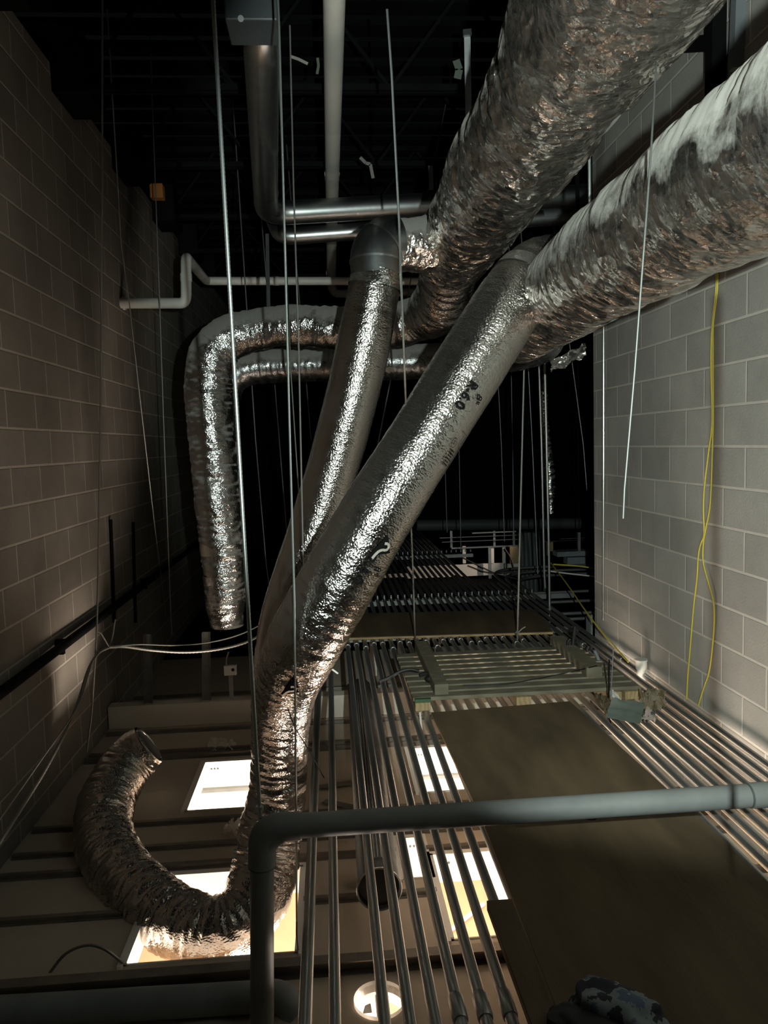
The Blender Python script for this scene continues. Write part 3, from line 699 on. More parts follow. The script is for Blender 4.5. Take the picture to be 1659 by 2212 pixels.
# ------------------------------------------------------------------ rods and wires
def rod_thing(name, label, cat, pts, r, m, grp=None, part=None, seg=8):
    o = obj(name, tube(BM(), pts, r, seg), m); tag(o, label, cat, grp); return o
r1 = thing('threaded_rod', 'thick threaded rod from the roof down to the elbow of the grey pipe', 'rod', P(562, 1765, 2.42))
a, b = P(455, -90, 2.42), P(562, 1765, 2.42)
n_ = 420; bm = tube(BM(), [a.lerp(b, k / n_) for k in range(n_ + 1)], [.0062 + .0008 * (k % 2) for k in range(n_ + 1)], 10); obj('rod', bm, 'rod', r1)
c = b.lerp(a, .012); bm = tube(BM(), [c - Vector((0, 0, .006)), c + Vector((0, 0, .006))], .013, 6); obj('nut', bm, 'rod', r1, smooth=False)
rod_thing('hanger_wire', 'bright hanger wire passing in front of both slanted ducts, frayed at its low end', 'wire', [P(598, -60, 2.9), P(603, 60, 2.9), P(612, 400, 2.9), P(625, 900, 2.9), P(636, 1300, 2.9), P(640, 1800, 2.9), P(641, 1990, 2.9)], .0042, 'rod')
rod_thing('hanger_wire', 'thin wire just right of the bright one, ending behind the front slanted duct', 'wire', [P(626, 55, 4.0), P(634, 400, 4.0), P(645, 740, 3.75), P(656, 1260, 3.75)], .0042, 'wire')
rod_thing('hanger_wire', 'faint wire converging with the bright one near the upper left duct', 'wire', [P(622, 650, 4.9) + (P(622, 650, 4.9) - P(628, 800, 4.9)) * 4.0, P(622, 650, 4.9), P(628, 800, 4.9), P(645, 1060, 4.9), P(652, 1200, 4.9)], .004, 'wire')
rod_thing('hanger_rod', 'green-lit rod falling between the slanted ducts to the far plywood strip', 'rod', [P(836, 20, 3.45), P(846, 160, 3.5), P(862, 480, 3.72), P(870, 700, 3.95), P(880, 960, 4.5), P(890, 1180, 5.0), P(897, 1384, 5.66)], .0058, 'rod')
rod_thing('free_wire', 'pale wire dangling free from the largest trunk duct in front of the lower one', 'wire', [P(1418, 136, 1.97), P(1411, 250, 1.86), P(1404, 360, 1.78), P(1389, 560, 1.78), P(1371, 800, 1.80), P(1349, 1055, 1.80), P(1346, 1120, 1.80)], .0026, 'wire_dim')
w6 = thing('hanger_wire', 'tied hanger wire dropping from the front duct to the far plywood strip', 'wire', P(1118, 1400, 5.55))
obj('wire', tube(BM(), [P(1136, 640, 5.55), P(1133, 760, 5.55), P(1125, 1080, 5.55), P(1118, 1362, 5.55), P(1117, 1440, 5.6)], .0075, 8), 'wire', w6)
obj('tie_loop', tube(BM(), [P(1118, 1362, 5.54), P(1114, 1368, 5.54), P(1116, 1374, 5.54), P(1120, 1366, 5.54), P(1128, 1358, 5.54), P(1135, 1354, 5.54)], .005, 6), 'wire', w6)
lw = thing('hanger_wire', 'long pale wire hanging close to the left block wall, tied off with a kink', 'wire', P(190, 1615, 4.4))
obj('wire', tube(BM(), [P(221, -30, 4.4), P(221, 420, 4.4), P(217, 900, 4.4), P(212, 1240, 4.4), P(209, 1364, 4.4), P(206, 1420, 4.4), P(198, 1540, 4.4), P(187, 1625, 4.4)], .0052, 8), 'wire', lw)
obj('tie_end', tube(BM(), [P(209, 1364, 4.4), P(218, 1368, 4.42), P(236, 1398, 4.5), P(243, 1375, 4.5), P(249, 1338, 4.5)], .004, 6), 'wire', lw)
rod_thing('hanger_wire', 'dim slanted wire crossing the left wall behind the plastic pipe', 'wire', [P(253, 380, 5.5) + (P(253, 380, 5.5) - P(262, 530, 5.6)) * 2.2, P(253, 380, 5.5), P(262, 530, 5.6), P(280, 660, 5.75), P(300, 840, 5.9), P(330, 1100, 6.3), P(358, 1330, 6.7)], .0045, 'wire')
rod_thing('hanger_wire', 'dim plumb wire right of the slanted one, below the orange block', 'wire', [P(337, 440, 6.2) + (P(337, 440, 6.2) - P(345, 660, 6.2)) * 1.62, P(337, 440, 6.2), P(345, 660, 6.2), P(353, 900, 6.2), P(366, 1250, 6.2), P(371, 1372, 6.2)], .0045, 'wire')
for (pts, Y, lab) in (([(540, 770), (552, 950), (575, 1220), (590, 1330)], 7.0, 'faint wire in the dark gap, nearest the rear duct drop'), ([(594, 835), (612, 1060), (622, 1180)], 8.0, 'faint wire in the dark gap left of the bright wire'),
                      ([(662, 830), (672, 950)], 8.0, 'short faint wire beside the rear slanted duct'), ([(1075, 800), (1083, 960), (1090, 1170)], 8.5, 'faint rod beyond the front slanted duct, nearest it'),
                      ([(1105, 830), (1108, 1000), (1110, 1170)], 9.0, 'faint rod in the dark gap left of the tied wire'), ([(1140, 770), (1150, 960), (1162, 1240)], 7.5, 'dim rod just left of the pair of vertical pipes'),
                      ([(1245, 850), (1260, 960), (1268, 1060)], 8.0, 'faint slanting wire close to the wall corner'), ([(962, 1020), (966, 1150)], 9.0, 'faint rod end above the far strut, left one'), ([(992, 980), (996, 1190)], 8.8, 'faint rod end above the far strut, right one'),
                      ([(818, 950), (806, 1010)], 7.0, 'short faint wire between the two slanted ducts')):
    w3 = [P(a, b, Y) for a, b in pts]; d = w3[0] - w3[1]; w3.insert(0, w3[0] + d * ((3.08 + ZC - w3[0].z) / d.z))
    rod_thing('hanger_wire', lab, 'wire', w3, .0055, 'galv_dull')
rod_thing('vertical_pipe', 'left of two slim vertical conduits dropping behind the wall corner', 'conduit', [P(1163, 740, 7.0), P(1170, 960, 7.0), P(1176, 1240, 7.0), P(1178, 1270, 7.0)], .011, 'emt')
rod_thing('vertical_pipe', 'right of two slim vertical conduits dropping behind the wall corner', 'conduit', [P(1176, 740, 6.6), P(1181, 960, 6.6), P(1186, 1200, 6.6), P(1188, 1355, 6.6)], .012, 'emt')
rod_thing('support_rod', 'bare threaded rod beside the viewer on the right', 'rod', [V(.80, 1.30, -1.48), V(.80, 1.30, .30)], .006, 'rod')
rod_thing('wall_upright', 'slim pale conduit strapped upright to the right wall near its corner', 'conduit', [PX(1304, 640, XR - .009), PX(1304, 1000, XR - .009), PX(1303, 1340, XR - .009)], .009, 'emt')
rail = thing('wall_pipe', 'dark pipe running level along the left block wall', 'pipe', V(XL + .06, 5, -1.17))
obj('pipe', tube(BM(), [V(XL + .05, .5, -1.135), V(XL + .05, 12, -1.135)], .028, 20), 'black_steel', rail)
for y in (2.5, 4.6, 6.7): obj('standoff', rbox((XL + .002, y, -1.19), (XL + .05, y + .03, -1.10)), 'black_steel', rail, smooth=False)
rod_thing('wall_upright', 'thin dark upright line on the left wall meeting the level pipe', 'conduit', [PX(239, 1122, XL + .014), PX(247, 1345, XL + .014)], .013, 'black_steel')  # thin dark line up the wall, drawn as a tube
rod_thing('wall_upright', 'second thin dark upright line on the left wall, farther along', 'conduit', [PX(288, 1128, XL + .014), PX(293, 1345, XL + .014)], .012, 'black_steel')

# cables
def cable(name, label, cat, pts, r, m, step=.02, ribs=0):
    pp, _ = spline(pts, step); rr = [r * (1 + (ribs * (k % 2))) for k in range(len(pp))]
    return tag(obj(name, tube(BM(), pp, rr, 8), m), label, cat)
c1p = lambda a, b: (1259 + a / 4.1475, 700 + b / 4.1475); c2p = lambda a, b: (1259 + a / 4.1475, 1100 + b / 4.1475)
ya = [(1549, 560), (1546, 630)] + [c1p(*q) for q in ((1160, 0), (1150, 200), (1150, 450), (1158, 800), (1150, 980), (1130, 1120), (1090, 1450), (1080, 1659))] + [c2p(*q) for q in ((1085, 220), (1050, 330), (1033, 440), (1022, 620), (990, 900), (965, 1200), (940, 1500), (930, 1700))]
yb_ = [(1551, 560), (1549, 630)] + [c1p(*q) for q in ((1168, 0), (1166, 200), (1166, 450), (1168, 800), (1164, 1000), (1160, 1130), (1150, 1450), (1135, 1659))] + [c2p(*q) for q in ((1100, 180), (1080, 300), (1078, 470), (1120, 640), (1165, 800), (1178, 980), (1160, 1250), (1130, 1460), (1080, 1610), (1035, 1760))]
cable('yellow_cable', 'yellow cable on the right wall whose low end hangs farther left', 'cable', [PX(a, b, XR - .012) for a, b in ya], .0042, 'yellow')
cable('yellow_cable', 'yellow cable on the right wall that bows out to the right low down', 'cable', [PX(a, b, XR - .018) for a, b in yb_], .0042, 'yellow')
cable('yellow_cable', 'thin yellow cable stretched from behind the corner down past the wall foot', 'cable', [P(1190, 1216, 7.4), P(1225, 1262, 6.5), P(1280, 1340, 5.4), P(1357, 1430, 4.6)], .0055, 'yellow')
cable('yellow_cable', 'short yellow cable lying level near the grey box beyond the corner', 'cable', [P(1195, 1219, 7.4), P(1240, 1222, 7.4), P(1290, 1228, 7.4)], .007, 'yellow')
cable('white_cable', 'white cable sagging level behind the wall corner below the yellow one', 'cable', [P(1175, 1232, 7.2), P(1220, 1238, 7.2), P(1290, 1246, 7.2)], .007, 'pvc')
cable('braided_cable', 'braided metal cable hung from the left wall wire across to the studs', 'cable', [P(236, 1398, 4.52), P(270, 1397, 4.7), P(330, 1405, 4.9), P(400, 1409, 5.0), P(470, 1403, 5.1), P(530, 1388, 5.2), P(580, 1362, 5.3)], .0075, 'wire', .012, .35)
cable('braided_cable', 'thin wire running just above the braided cable', 'cable', [P(236, 1398, 4.55), P(300, 1392, 4.8), P(380, 1394, 5.0), P(450, 1388, 5.1), P(520, 1370, 5.2), P(590, 1335, 5.3)], .0045, 'wire')
cable('braided_cable', 'braided cable falling along the left wall to the lower left edge', 'cable', [P(236, 1398, 4.5), P(212, 1412, 4.4), P(190, 1448, 4.2), P(160, 1540, 3.9), P(105, 1650, 3.5), P(50, 1740, 3.2), P(-20, 1850, 2.95)], .006, 'wire', .012, .35)
cable('thin_cable', 'thin wire beside the falling braided cable on the left', 'cable', [P(196, 1440, 4.2), P(165, 1530, 3.85), P(90, 1640, 3.45), P(-15, 1790, 3.0)], .0035, 'wire')
cable('grey_cable', 'pale arched cable at the lower left corner by the sagging duct', 'cable', [P(105, 2105, 2.9), P(140, 2062, 2.9), P(185, 2042, 2.9), P(225, 2050, 2.9), P(266, 2080, 2.9)], .006, 'wire')
cable('thin_cable', 'thin dark string slanting across the upright part of the front duct', 'cable', [P(618, 1520, 3.1), P(637, 1570, 3.1), P(668, 1622, 3.15), P(700, 1680, 3.3)], .002, 'black_steel')
cable('cable_tie', 'cut white cable tie poking out right of the front duct', 'cable tie', [P(695, 1432, 3.2), P(712, 1442, 3.2), P(730, 1455, 3.2)], .004, 'white_rim')
cable('string', 'frayed string hanging by the lower left light opening', 'string', [P(641, 1985, 2.9), P(641, 2030, 2.9), P(645, 2060, 2.9)], .004, 'wire')

# ------------------------------------------------------------------ plywood, lumber, pallet
zt = ZP + .015
def sheet(name, label, corners, th, top='ply', cat='plywood', z=zt):
    """corners anticlockwise (x, y); sheet face with its raw edge as a part"""
    e = thing(name, label, cat, V(sum(c[0] for c in corners) / 4, sum(c[1] for c in corners) / 4, z))
    bm = BM(); vs = [bm.verts.new(V(x, y, z + th)) for x, y in corners]; vb = [bm.verts.new(V(x, y, z + th * .75)) for x, y in corners]
    bm.faces.new(vs)
    for i in range(4): bm.faces.new((vb[i], vb[(i + 1) % 4], vs[(i + 1) % 4], vs[i]))
    obj('face_veneer', bm, top, e, smooth=False)
    bm = BM(); vs = [bm.verts.new(V(x, y, z + th * .75)) for x, y in corners]; vb = [bm.verts.new(V(x, y, z)) for x, y in corners]
    bm.faces.new(vb[::-1])
    for i in range(4): bm.faces.new((vb[i], vb[(i + 1) % 4], vs[(i + 1) % 4], vs[i]))
    obj('raw_edge', bm, 'ply_edge', e, smooth=False); return e
s1 = sheet('plywood_sheet', 'upper brown plywood sheet on the conduits, just beyond the grey pipe', [(.545, 2.92), (1.365, 2.90), (1.300, 4.12), (.510, 4.06)], .016)
s2 = sheet('plywood_sheet', 'near brown plywood sheet filling the lower right corner', [(.535, 1.35), (1.385, 1.35), (1.378, 2.86), (.546, 2.86)], .016)
# stamp along the far edge of the near sheet
bm = BM(); random.seed(3)
for k in range(15):
    x = .64 + k * .034; wd = random.uniform(.012, .026)
    if k in (5, 11): continue
    box(bm, V(x, 2.795, zt + .016), V(x + wd, 2.795 + random.uniform(.012, .022), zt + .0166))
o = obj('ink_stamp', bm, 'ink', s2, smooth=False); o['label'] = 'row of faded stamp marks'
bm = BM()
for k in range(24):
    a0, a1 = 2 * PI * k / 24, 2 * PI * (k + 1) / 24
    bm.faces.new([bm.verts.new(V(.965 + .02 * q * math.cos(a), 2.80 + .017 * q * math.sin(a), zt + .0166)) for q, a in ((1, a0), (1, a1), (.6, a1), (.6, a0))])
o = obj('ink_stamp', bm, 'ink', s2, smooth=False); o['label'] = 'small round stamp'
sheet('plywood_strip', 'long brown plywood strip lying across the far conduits', [(.02, 5.78), (1.66, 5.66), (1.74, 6.44), (.05, 6.62)], .02, z=zt)
s4 = sheet('wood_plank', 'narrow dark plank along the left edge of the near plywood sheet', [(.450, 1.35), (.512, 1.35), (.520, 2.25), (.441, 2.25)], .03, z=zt + .03)

pal = thing('slatted_pallet', 'grey slatted wood pallet on the conduits with warm light between its slats', 'pallet', V(1.0, 4.5, zt + .02))
px0, px1, ny = .42, 1.69, 9
zp = zt + .05
for k in range(ny):
    y = 4.15 + k * .104; sh = .0
    obj('slat', rbox((px0 - .015 * k / 9, y, zp), (px1 + .03 - .06 * k / 9, y + .080, zp + .022), .004), 'slat', pal, smooth=False)
for x, m_ in ((.43, 'lumber'), (1.0, 'lumber'), (1.52, 'lumber')):
    obj('runner', rbox((x, 4.13, zt + .001), (x + .085, 5.08, zp - .0005), .003), m_, pal, smooth=False)
o = obj('painted_end', rbox((.428, 4.122, zp + .001), (.518, 4.149, zp + .021)), 'green_paint', pal, smooth=False); o['label'] = 'green painted slat end'
tag(obj('timber', rbox((.545, 4.17, zp + .0225), (.625, 5.14, zp + .085), .004), 'slat', smooth=False), 'squared timber lying on the left end of the slatted pallet', 'timber')
tag(obj('timber', rbox((1.475, 4.34, zp + .0225), (1.57, 5.10, zp + .085), .004), 'slat', smooth=False), 'thick sawn timber lying on the right end of the slatted pallet', 'timber')
tag(obj('timber', rbox((1.625, 4.13, zt + .001), (1.735, 4.56, zp - .001), .006), 'lumber', smooth=False), 'short orange-brown timber offcut under the right corner of the pallet', 'timber')
# clamps, straps and cords
cable('black_strap', 'black strap reaching left from the pallet timber over the conduits', 'strap', [P(820, 1472, 4.5), P(842, 1463, 4.5), P(862, 1452, 4.5), P(885, 1446, 4.5), P(905, 1450, 4.5)], .010, 'black')
cl = thing('black_clamp', 'black rubber clamp gripping the left pallet timber', 'clamp', P(940, 1500, 4.4))
pp, _ = spline([P(908, 1458, 4.45), P(925, 1455, 4.43), P(937, 1462, 4.4), P(941, 1480, 4.38), P(944, 1505, 4.36)], .012); obj('handle', tube(BM(), pp, .012, 10), 'black', cl)
bm = BM(); bmesh.ops.create_icosphere(bm, subdivisions=3, radius=.03, matrix=Matrix.Translation(P(930, 1466, 4.4)) @ Matrix.Diagonal((1.1, 1, .8, 1))); obj('jaw', bm, 'black', cl)
cl = thing('black_clamp', 'black clamp standing on the right pallet timber', 'clamp', P(1240, 1420, 4.9))
for nm, pts, r_ in (('post', [(1242, 1352), (1239, 1380), (1236, 1402)], .013), ('handle', [(1236, 1400), (1240, 1418), (1248, 1438)], .011), ('jaw', [(1228, 1398), (1226, 1388), (1232, 1380)], .009), ('jaw', [(1244, 1384), (1249, 1392), (1250, 1400)], .009)):
    pp, _ = spline([P(a, b, 4.85) for a, b in pts], .012); obj(nm, tube(BM(), pp, r_, 10), 'black', cl)
cl = thing('black_clamp', 'dark bent clamp lying on the right timber above the offcut', 'clamp', P(1292, 1435, 4.7))
pp, _ = spline([P(1284, 1405, 4.7), P(1290, 1418, 4.7), P(1297, 1436, 4.68), P(1306, 1440, 4.66)], .012); obj('handle', tube(BM(), pp, .011, 10), 'grey_box', cl)
pp, _ = spline([P(1272, 1396, 4.75), P(1268, 1404, 4.75)], .006); obj('jaw', tube(BM(), pp, .016, 10), 'black', cl)
cable('trailing_cord', 'thin black cord trailing across the pallet slats', 'cord', [PZ(1000, 1480, zp + .028), PZ(1090, 1477, zp + .028), PZ(1160, 1466, zp + .028), PZ(1230, 1452, zp + .028), PZ(1290, 1438, zp + .11)], .0035, 'black')

# crumpled bag and torn paper beside the plywood
def crumple(name, label, cat, quad, Yd, m, amp=.03, seed=0, seg=16, parent=None):
    bm = BM(); bmesh.ops.create_grid(bm, x_segments=seg, y_segments=seg, size=.5)
    for v in bm.verts:
        u, w_ = v.co.x + .5, v.co.y + .5
        a = quad[0].lerp(quad[1], u); b = quad[3].lerp(quad[2], u); q = a.lerp(b, w_)
        k = noise.noise(Vector((u * 4 + seed, w_ * 4, seed))) + .5 * noise.noise(Vector((u * 11 + seed, w_ * 11, seed)))
        v.co = q + Vector((.4 * amp * noise.noise(Vector((u * 6, w_ * 6, seed + 5))), .5 * amp * k, amp * k))
    bmesh.ops.solidify(bm, geom=bm.faces[:], thickness=.002)
    o = obj(name, bm, m, parent)
    if parent is None: tag(o, label, cat)
    return o
bag = thing('crumpled_bag', 'crumpled grey and brown plastic bag on the conduits beside the plywood', 'bag', PZ(1350, 1560, -1.47))
crumple('grey_panel', '', '', [PZ(1308, 1548, -1.455), PZ(1382, 1564, -1.455), PZ(1394, 1518, -1.38), PZ(1322, 1508, -1.37)], 0, 'bag_grey', .008, 1, 16, bag)
crumple('brown_flap', '', '', [PZ(1300, 1530, -1.45), PZ(1318, 1545, -1.45), PZ(1318, 1508, -1.40), PZ(1282, 1494, -1.42)], 0, 'bag_brown', .03, 4, 16, bag)
crumple('brown_flap', '', '', [PZ(1386, 1536, -1.45), PZ(1428, 1530, -1.45), PZ(1440, 1492, -1.33), PZ(1384, 1492, -1.35)], 0, 'bag_brown', .07, 9, 18, bag)
crumple('clear_film', '', '', [PZ(1370, 1560, -1.46), PZ(1418, 1552, -1.46), PZ(1412, 1532, -1.43), PZ(1378, 1536, -1.43)], 0, 'foil_tape', .04, 12, 14, bag)
crumple('scrap', 'pale curved offcut leaning between the timber and the crumpled bag', 'scrap', [PZ(1318, 1504, -1.44), PZ(1342, 1512, -1.45), PZ(1330, 1494, -1.43), PZ(1306, 1480, -1.42)], 0, 'pvc', .01, 3)
w8 = thing('hanger_wire', 'dark twisted wire standing up beside the crumpled bag', 'wire', P(1310, 1545, 3.95))
obj('wire', tube(BM(), [P(1316, 1425, 3.95), P(1315, 1480, 3.95), P(1313, 1540, 3.95), P(1324, 1580, 3.8)], .004, 6), 'black_steel', w8)
obj('wire_tail', tube(BM(), [P(1325, 1400, 3.95), P(1320, 1500, 3.95), P(1314, 1540, 3.95), P(1312, 1575, 3.8)], .003, 6), 'galv_dull', w8)
# capped pipe at the wall foot
cp_ = thing('capped_pipe', 'short white capped pipe stub standing at the foot of the right wall', 'pipe', PZ(1387, 1462, -1.51))
a = P(1385, 1424, 4.62); b = P(1386, 1470, 4.62)
obj('stub', tube(BM(), [b, a.lerp(b, .45)], .030, 24), 'pvc', cp_)
obj('cap', tube(BM(), [a.lerp(b, .45), a.lerp(b, .40), a.lerp(b, .10), a.lerp(b, .04), a], [.034, .036, .037, .041, .041], 24), 'pvc', cp_)

# ------------------------------------------------------------------ studs, box, things on the bulkhead
def stud(px, y0, y1, wpx, label):
    Y = 5.57; a, b = P(px, y0, Y), P(px, y1, Y); a.z = -1.829 + ZC; w_ = wpx * Y / 1660; bm = BM()
    up = Vector((0, 1, 0)); bar(bm, a, b, w_, .003, up)
    for s in (-1, 1): bar(bm, a + Vector((s * w_ / 2, -.015, 0)), b + Vector((s * w_ / 2, -.015, 0)), .003, .03, up)
    for s in (-.5, .5): bar(bm, a + Vector((s * w_ / 2, -.003, 0)), b + Vector((s * w_ / 2, -.003, 0)), .004, .004, up)
    tag(obj('metal_stud', bm, 'galv_dull', smooth=False), label, 'stud', 'metal studs on the bulkhead')
stud(320, 1490, 1370, 16, 'metal stud nearest the left wall, behind the braided cable')
stud(446, 1490, 1365, 17, 'metal stud below the drop of the cornered foil duct')
stud(566, 1490, 1356, 14, 'metal stud half hidden by the front slanted duct')
jb = thing('junction_box', 'small pale junction box with a round hole below the cornered duct', 'box', P(497, 1458, 5.5))
a, b = P(484, 1460, 5.5), P(510, 1438, 5.5); obj('box', box(BM(), Vector((a.x, 5.5, a.z)), Vector((b.x, 5.54, b.z)), .004), 'pvc', jb, smooth=False)
c = P(503, 1447, 5.498); obj('knockout', tube(BM(), [c, c + Vector((0, .004, 0))], .012, 16), 'black', jb)
obj('bracket', bar(BM(), Vector((P(497, 1450, 5.53).x, 5.545, ZC - 1.829)), Vector((P(497, 1450, 5.53).x, 5.545, a.z + .02)), .03, .003, Vector((0, 1, 0))), 'galv_dull', jb, smooth=False)
pp, _ = spline([P(490, 1440, 5.52), P(489, 1425, 5.52), P(494, 1408, 5.52)], .015); obj('cable_stub', tube(BM(), pp, .006, 8), 'wire', jb)
bm = BM(); a = P(340, 415, 7.0); box(bm, a - Vector((.055, .05, .06)), a + Vector((.055, .05, .06)), .006)
tag(obj('wood_block', bm, 'orange', smooth=False), 'small orange wooden block high on the left wall', 'block')
M['box_dark'] = mottled('dark_grey_enamel', (.035, .042, .045), (.055, .062, .066), 8, .5)
gb = thing('roof_box', 'grey sheet metal box under the roof at the top edge', 'box', P(538, 40, 3.2))
a, b = P(486, 42, 3.2), P(596, -40, 3.2); obj('housing', box(BM(), Vector((a.x, 3.2, a.z)), Vector((b.x, 3.4, b.z + .55)), .006), 'box_dark', gb, smooth=False)
obj('knob', tube(BM(), [P(520, 40, 3.2), P(520, 40, 3.18)], .012, 12), 'grey_box', gb)
def scrap(label, pts, m='scrap', Y=4.5, w_=.02):
    bm = BM()
    for (a, b) in zip(pts, pts[1:]): bar(bm, P(*a, Y), P(*b, Y), w_, .003, Vector((0, 1, 0)))
    tag(obj('torn_scrap', bm, m, smooth=False), label, 'scrap')
scrap('torn pale strip fluttering beside the white overhead pipe', [(778, 340), (790, 352), (800, 355), (806, 385)], 'scrap', 5.5, .022)
scrap('small pale scrap on a wire near the top, left of the white pipe', [(628, 122), (645, 128), (665, 138)], 'scrap', 4.0, .014)
scrap('dim pale shred hanging just left of the white overhead pipe', [(686, 125), (688, 142), (685, 160)], 'bag_grey', 4.3, .014)
scrap('grey shred of insulation beside the bright hanger bracket', [(985, 130), (992, 150), (988, 170)], 'bag_grey', 4.3, .04)
hb = thing('hanger_bracket', 'bright galvanised hanger bracket beside the largest trunk duct', 'bracket', P(1010, 190, 4.2))
obj('strap', bar(BM(), P(1009, 66, 4.2), P(1012, 250, 4.3), .034, .006, Vector((0, 1, 0))), 'galv', hb, smooth=False)
obj('hook', bar(BM(), P(1000, 72, 4.18), P(1018, 70, 4.18), .03, .02, Vector((0, 1, 0))), 'galv', hb, smooth=False)
tag(obj('hanger_bracket', bar(BM(), P(930, 358, 5.4), P(932, 410, 5.4), .03, .005, Vector((0, 1, 0))), 'galv', smooth=False), 'short galvanised strap above the bare ducts, left of the big trunk', 'bracket')
bm = BM(); bmesh.ops.create_icosphere(bm, subdivisions=2, radius=.04, matrix=Matrix.Translation(Vector((PZ(370, 74, 2.285).x, 3.92, ZC + 2.29))) @ Matrix.Diagonal((1.2, 1, .5, 1)))
tag(obj('foam_dab', bm, 'white_rim'), 'pale dab of foam under the roof joist at upper left', 'foam')
for q, lab in (((690, 1700, 720, 1690), 'pale torn strip on the drywall right of the front duct, upper'), ((700, 1730, 760, 1752), 'pale torn strip on the drywall right of the front duct, lower')):
    a, b = PZ(q[0], q[1], -1.985), PZ(q[2] + 40, q[3], -1.985)
    tag(obj('torn_paper', bar(BM(), a, b, .05, .004), 'scrap', smooth=False), lab, 'paper')
crumple('torn_paper', 'torn grey paper on the drywall left of the upright duct', 'paper', [PZ(445, 1622, -1.99), PZ(520, 1618, -1.99), PZ(500, 1598, -1.96), PZ(455, 1592, -1.95)], 0, 'header', .03, 7)
crumple('torn_paper', 'pale insulation tuft beside the neck of the sagging duct', 'paper', [PZ(482, 1795, -1.98), PZ(520, 1800, -1.98), PZ(520, 1775, -1.93), PZ(490, 1778, -1.93)], 0, 'header', .05, 17)

def low_stud(px, y1, wpx, Y, label):
    a = P(px, y1, Y); a.z = -1.999 + ZC; b = a.copy(); b.z = -1.53 + ZC; w_ = wpx * Y / 1660; bm = BM()
    bar(bm, a, b, w_, .003, Vector((0, 1, 0)))
    for sx_ in (-1, 1): bar(bm, a + Vector((sx_ * w_ / 2, .012, 0)), b + Vector((sx_ * w_ / 2, .012, 0)), .003, .026, Vector((0, 1, 0)))
    tag(obj('metal_stud', bm, 'white_strip', smooth=False), label, 'stud')
low_stud(807, 1453, 14, 6.5, 'broad pale stud under the far conduits, left of the pallet')
low_stud(862, 1430, 4, 6.4, 'slim pale stud under the far conduits above the pallet timber')
low_stud(900, 1430, 4, 6.4, 'slim pale stud under the conduits beside the green-lit rod')
low_stud(924, 1430, 12, 6.4, 'broad pale stud under the conduits right of the green-lit rod')
low_stud(951, 1430, 4, 6.4, 'rightmost slim pale stud under the conduits behind the pallet')
e = thing('support_rod', 'pale hanging rod with a nut under the left front end of the pallet', 'rod', P(912, 1592, 4.1))
obj('rod', tube(BM(), [P(907, 1538, 4.1), P(912, 1592, 4.1)], .0065, 10), 'pvc', e); obj('nut', tube(BM(), [P(911, 1584, 4.1), P(912, 1594, 4.1)], .011, 6), 'pvc', e, smooth=False)
a_ = Vector((P(1273, 1360, 6.0).x, 6.0, ZC - 1.999)); b_ = P(1273, 1328, 6.0); bm = BM(); bar(bm, a_, b_, .055, .004, Vector((0, 1, 0))); bar(bm, a_ + Vector((.02, -.01, 0)), b_ + Vector((.02, -.01, 0)), .004, .02, Vector((0, 1, 0)))
tag(obj('metal_stud', bm, 'galv', smooth=False), 'short grey stud at the foot of the right wall corner', 'stud')
# ------------------------------------------------------------------ far end beyond the conduits
fs = thing('far_partition', 'far framed partition with pale lower boards and dark openings', 'partition', P(1040, 1250, 11))
def fbox(a, b, Y, th=.03):
    p_, q = P(a[0], b[1], Y), P(b[0], a[1], Y); return box(BM(), Vector((min(p_.x, q.x), Y, min(p_.z, q.z))), Vector((max(p_.x, q.x), Y + th, max(p_.z, q.z))))
obj('board', fbox((880, 1216), (1088, 1250), 11), 'white_strip', fs, smooth=False)
obj('board', fbox((1091, 1217), (1121, 1249), 11), 'white_strip', fs, smooth=False)
for x in (1003, 1064, 1089): obj('upright', fbox((x - 3, 1180), (x + 3, 1217), 10.98), 'white_strip', fs, smooth=False)
obj('upright', fbox((1056, 1182), (1061, 1250), 10.9), 'grey_box', fs, smooth=False)
obj('head_rail', fbox((975, 1180), (1130, 1183), 10.95), 'galv', fs, smooth=False)
for a, b in (((1102, 1180), (1120, 1217)), ((1182, 1170), (1195, 1200))):
    o = obj('tan_panel', fbox(a, b, 10.9), 'lumber', fs, smooth=False); o['label'] = 'tan wood panel'
obj('head_rail', fbox((1128, 1171), (1200, 1173), 10.95), 'galv_dull', fs, smooth=False)
for a, b in (((955, 1165), (1130, 1171)), ((950, 1156), (1128, 1162)), ((1020, 1147), (1115, 1153))):
    obj('level_rail', fbox(a, b, 10.9, .05), 'galv', fs, smooth=False)
for x in (975, 1068, 1110): obj('upright', fbox((x - 2, 1147), (x + 2, 1183), 10.97), 'galv_dull', fs, smooth=False)
for (a, b, Y, lab) in (((1165, 1168), (1225, 1170), 9.6, 'thin bright rail behind the vertical pipes, slightly the lower of two'), ((1210, 1161.5), (1290, 1164), 9.2, 'thin bright rail meeting the wall corner')):
    p_, q = P(a[0], b[1], Y), P(b[0], a[1], Y); tag(obj('level_rail', box(BM(), Vector((p_.x, Y, p_.z)), Vector((4.998, Y + .02, q.z))), 'galv', smooth=False), lab, 'rail')
def footed_board(a, b, Y, label):
    p_, q = P(a[0], b[1], Y), P(b[0], a[1], Y); e = thing('white_board', label, 'board', Vector(((p_.x + q.x) / 2, Y, ZC - 2.0)))
    obj('board', box(BM(), p_, Vector((q.x, Y + .03, q.z))), 'white_strip', e, smooth=False)
    for x in (p_.x + .05, q.x - .12): obj('foot', box(BM(), Vector((x, Y + .005, ZC - 1.999)), Vector((x + .06, Y + .025, p_.z))), 'black_steel', e, smooth=False)
footed_board((780, 1288), (1010, 1300), 9.0, 'pale board seen in pieces under the far conduits, nearer one')
footed_board((790, 1234), (1000, 1250), 10.75, 'pale board seen in pieces under the far conduits, farther one')
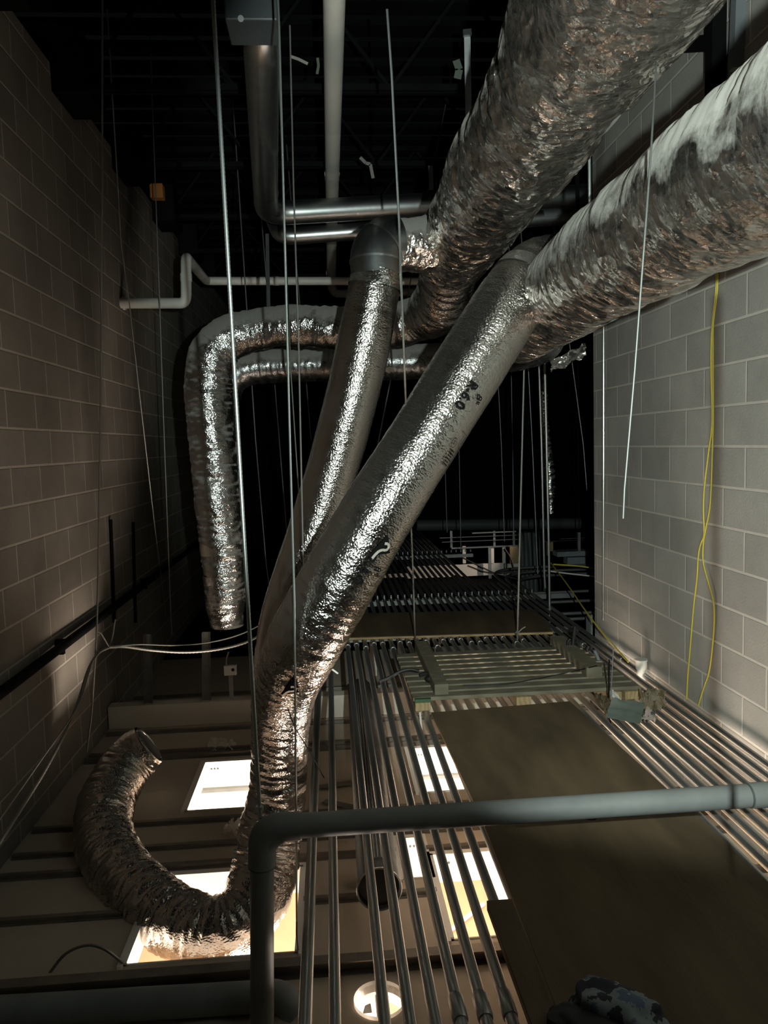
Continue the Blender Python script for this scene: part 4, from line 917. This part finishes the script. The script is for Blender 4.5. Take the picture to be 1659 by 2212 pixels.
bx = thing('panel_box', 'grey electrical box on a bracket just left of the wall corner', 'box', P(1238, 1222, 9))
obj('lid', fbox((1204, 1190), (1272, 1203), 8.98, .2), 'grey_box', bx, smooth=False); obj('body', fbox((1226, 1203), (1268, 1220), 9.0, .16), 'grey_box', bx, smooth=False); obj('bracket', fbox((1249, 1150), (1254, 1190), 9.02, .04), 'galv_dull', bx, smooth=False)
a = P(1251, 1152, 9.04); obj('drop_rod', rod(a, Vector((a.x, a.y, ZC + 3.08)), .006), 'black_steel', bx)
hb = thing('black_hose_bundle', 'bundle of black hoses hanging beside the far partition', 'hose', P(1150, 1250, 9.8))
for k in range(6):
    x = 1128 + k * 9; pp, _ = spline([P(x - 4 + 3 * (k % 2), 1150, 9.8), P(x, 1190, 9.8 + .05 * (k % 2)), P(x + 2, 1252, 9.8), Vector((P(x + 2, 1252, 9.8).x, 9.8, ZC - 1.999))], .05); obj('hose', tube(BM(), pp, .03, 8), 'joint', hb)
for pts, lab in (([(1000, 1205), (1040, 1225), (1075, 1240), (1120, 1252)], 'black cable looping across the far boards, longer'), ([(1010, 1222), (1050, 1236), (1085, 1237), (1120, 1235)], 'black cable lying level over the far boards'), ([(1090, 1185), (1105, 1210), (1113, 1245)], 'black cable curving down past the orange panel')):
    cable('black_cable', lab, 'cable', [P(a, b, 10.3) for a, b in pts], .010, 'black', .05)
tag(obj('far_pipe', tube(BM(), [P(900, 1135, 12), P(1290, 1130, 12)], .09, 16), 'joint'), 'dim wide pipe crossing the darkness above the far partition', 'pipe')

# ------------------------------------------------------------------ cloth bag at the bottom edge
cb = thing('camouflage_bag', 'blue-grey camouflage cloth bag on the near plywood at the bottom edge', 'bag', V(.62, 1.7, zt + .02))
def blob(c, sx, sy_, sz, seed, amp):
    bm = BM(); bmesh.ops.create_icosphere(bm, subdivisions=4, radius=1)
    for v in bm.verts:
        d = v.co.normalized(); k = 1 + amp * noise.noise(d * 2.2 + Vector((seed, 0, 0)))
        q = Vector((abs(d.x) ** .75 * math.copysign(1, d.x) * sx, abs(d.y) ** .75 * math.copysign(1, d.y) * sy_, abs(d.z) ** .75 * math.copysign(1, d.z) * sz)) * k
        a = -.75; v.co = c + Vector((q.x * math.cos(a) - q.y * math.sin(a), q.x * math.sin(a) + q.y * math.cos(a), q.z))
    return bm
obj('camouflage_cloth', blob(V(.655, 1.72, zt + .075), .115, .062, .062, 3, .25), 'camo', cb)
o = obj('black_side', blob(V(.575, 1.67, zt + .06), .115, .05, .052, 8, .15), 'black', cb); o['label'] = 'black lower side'
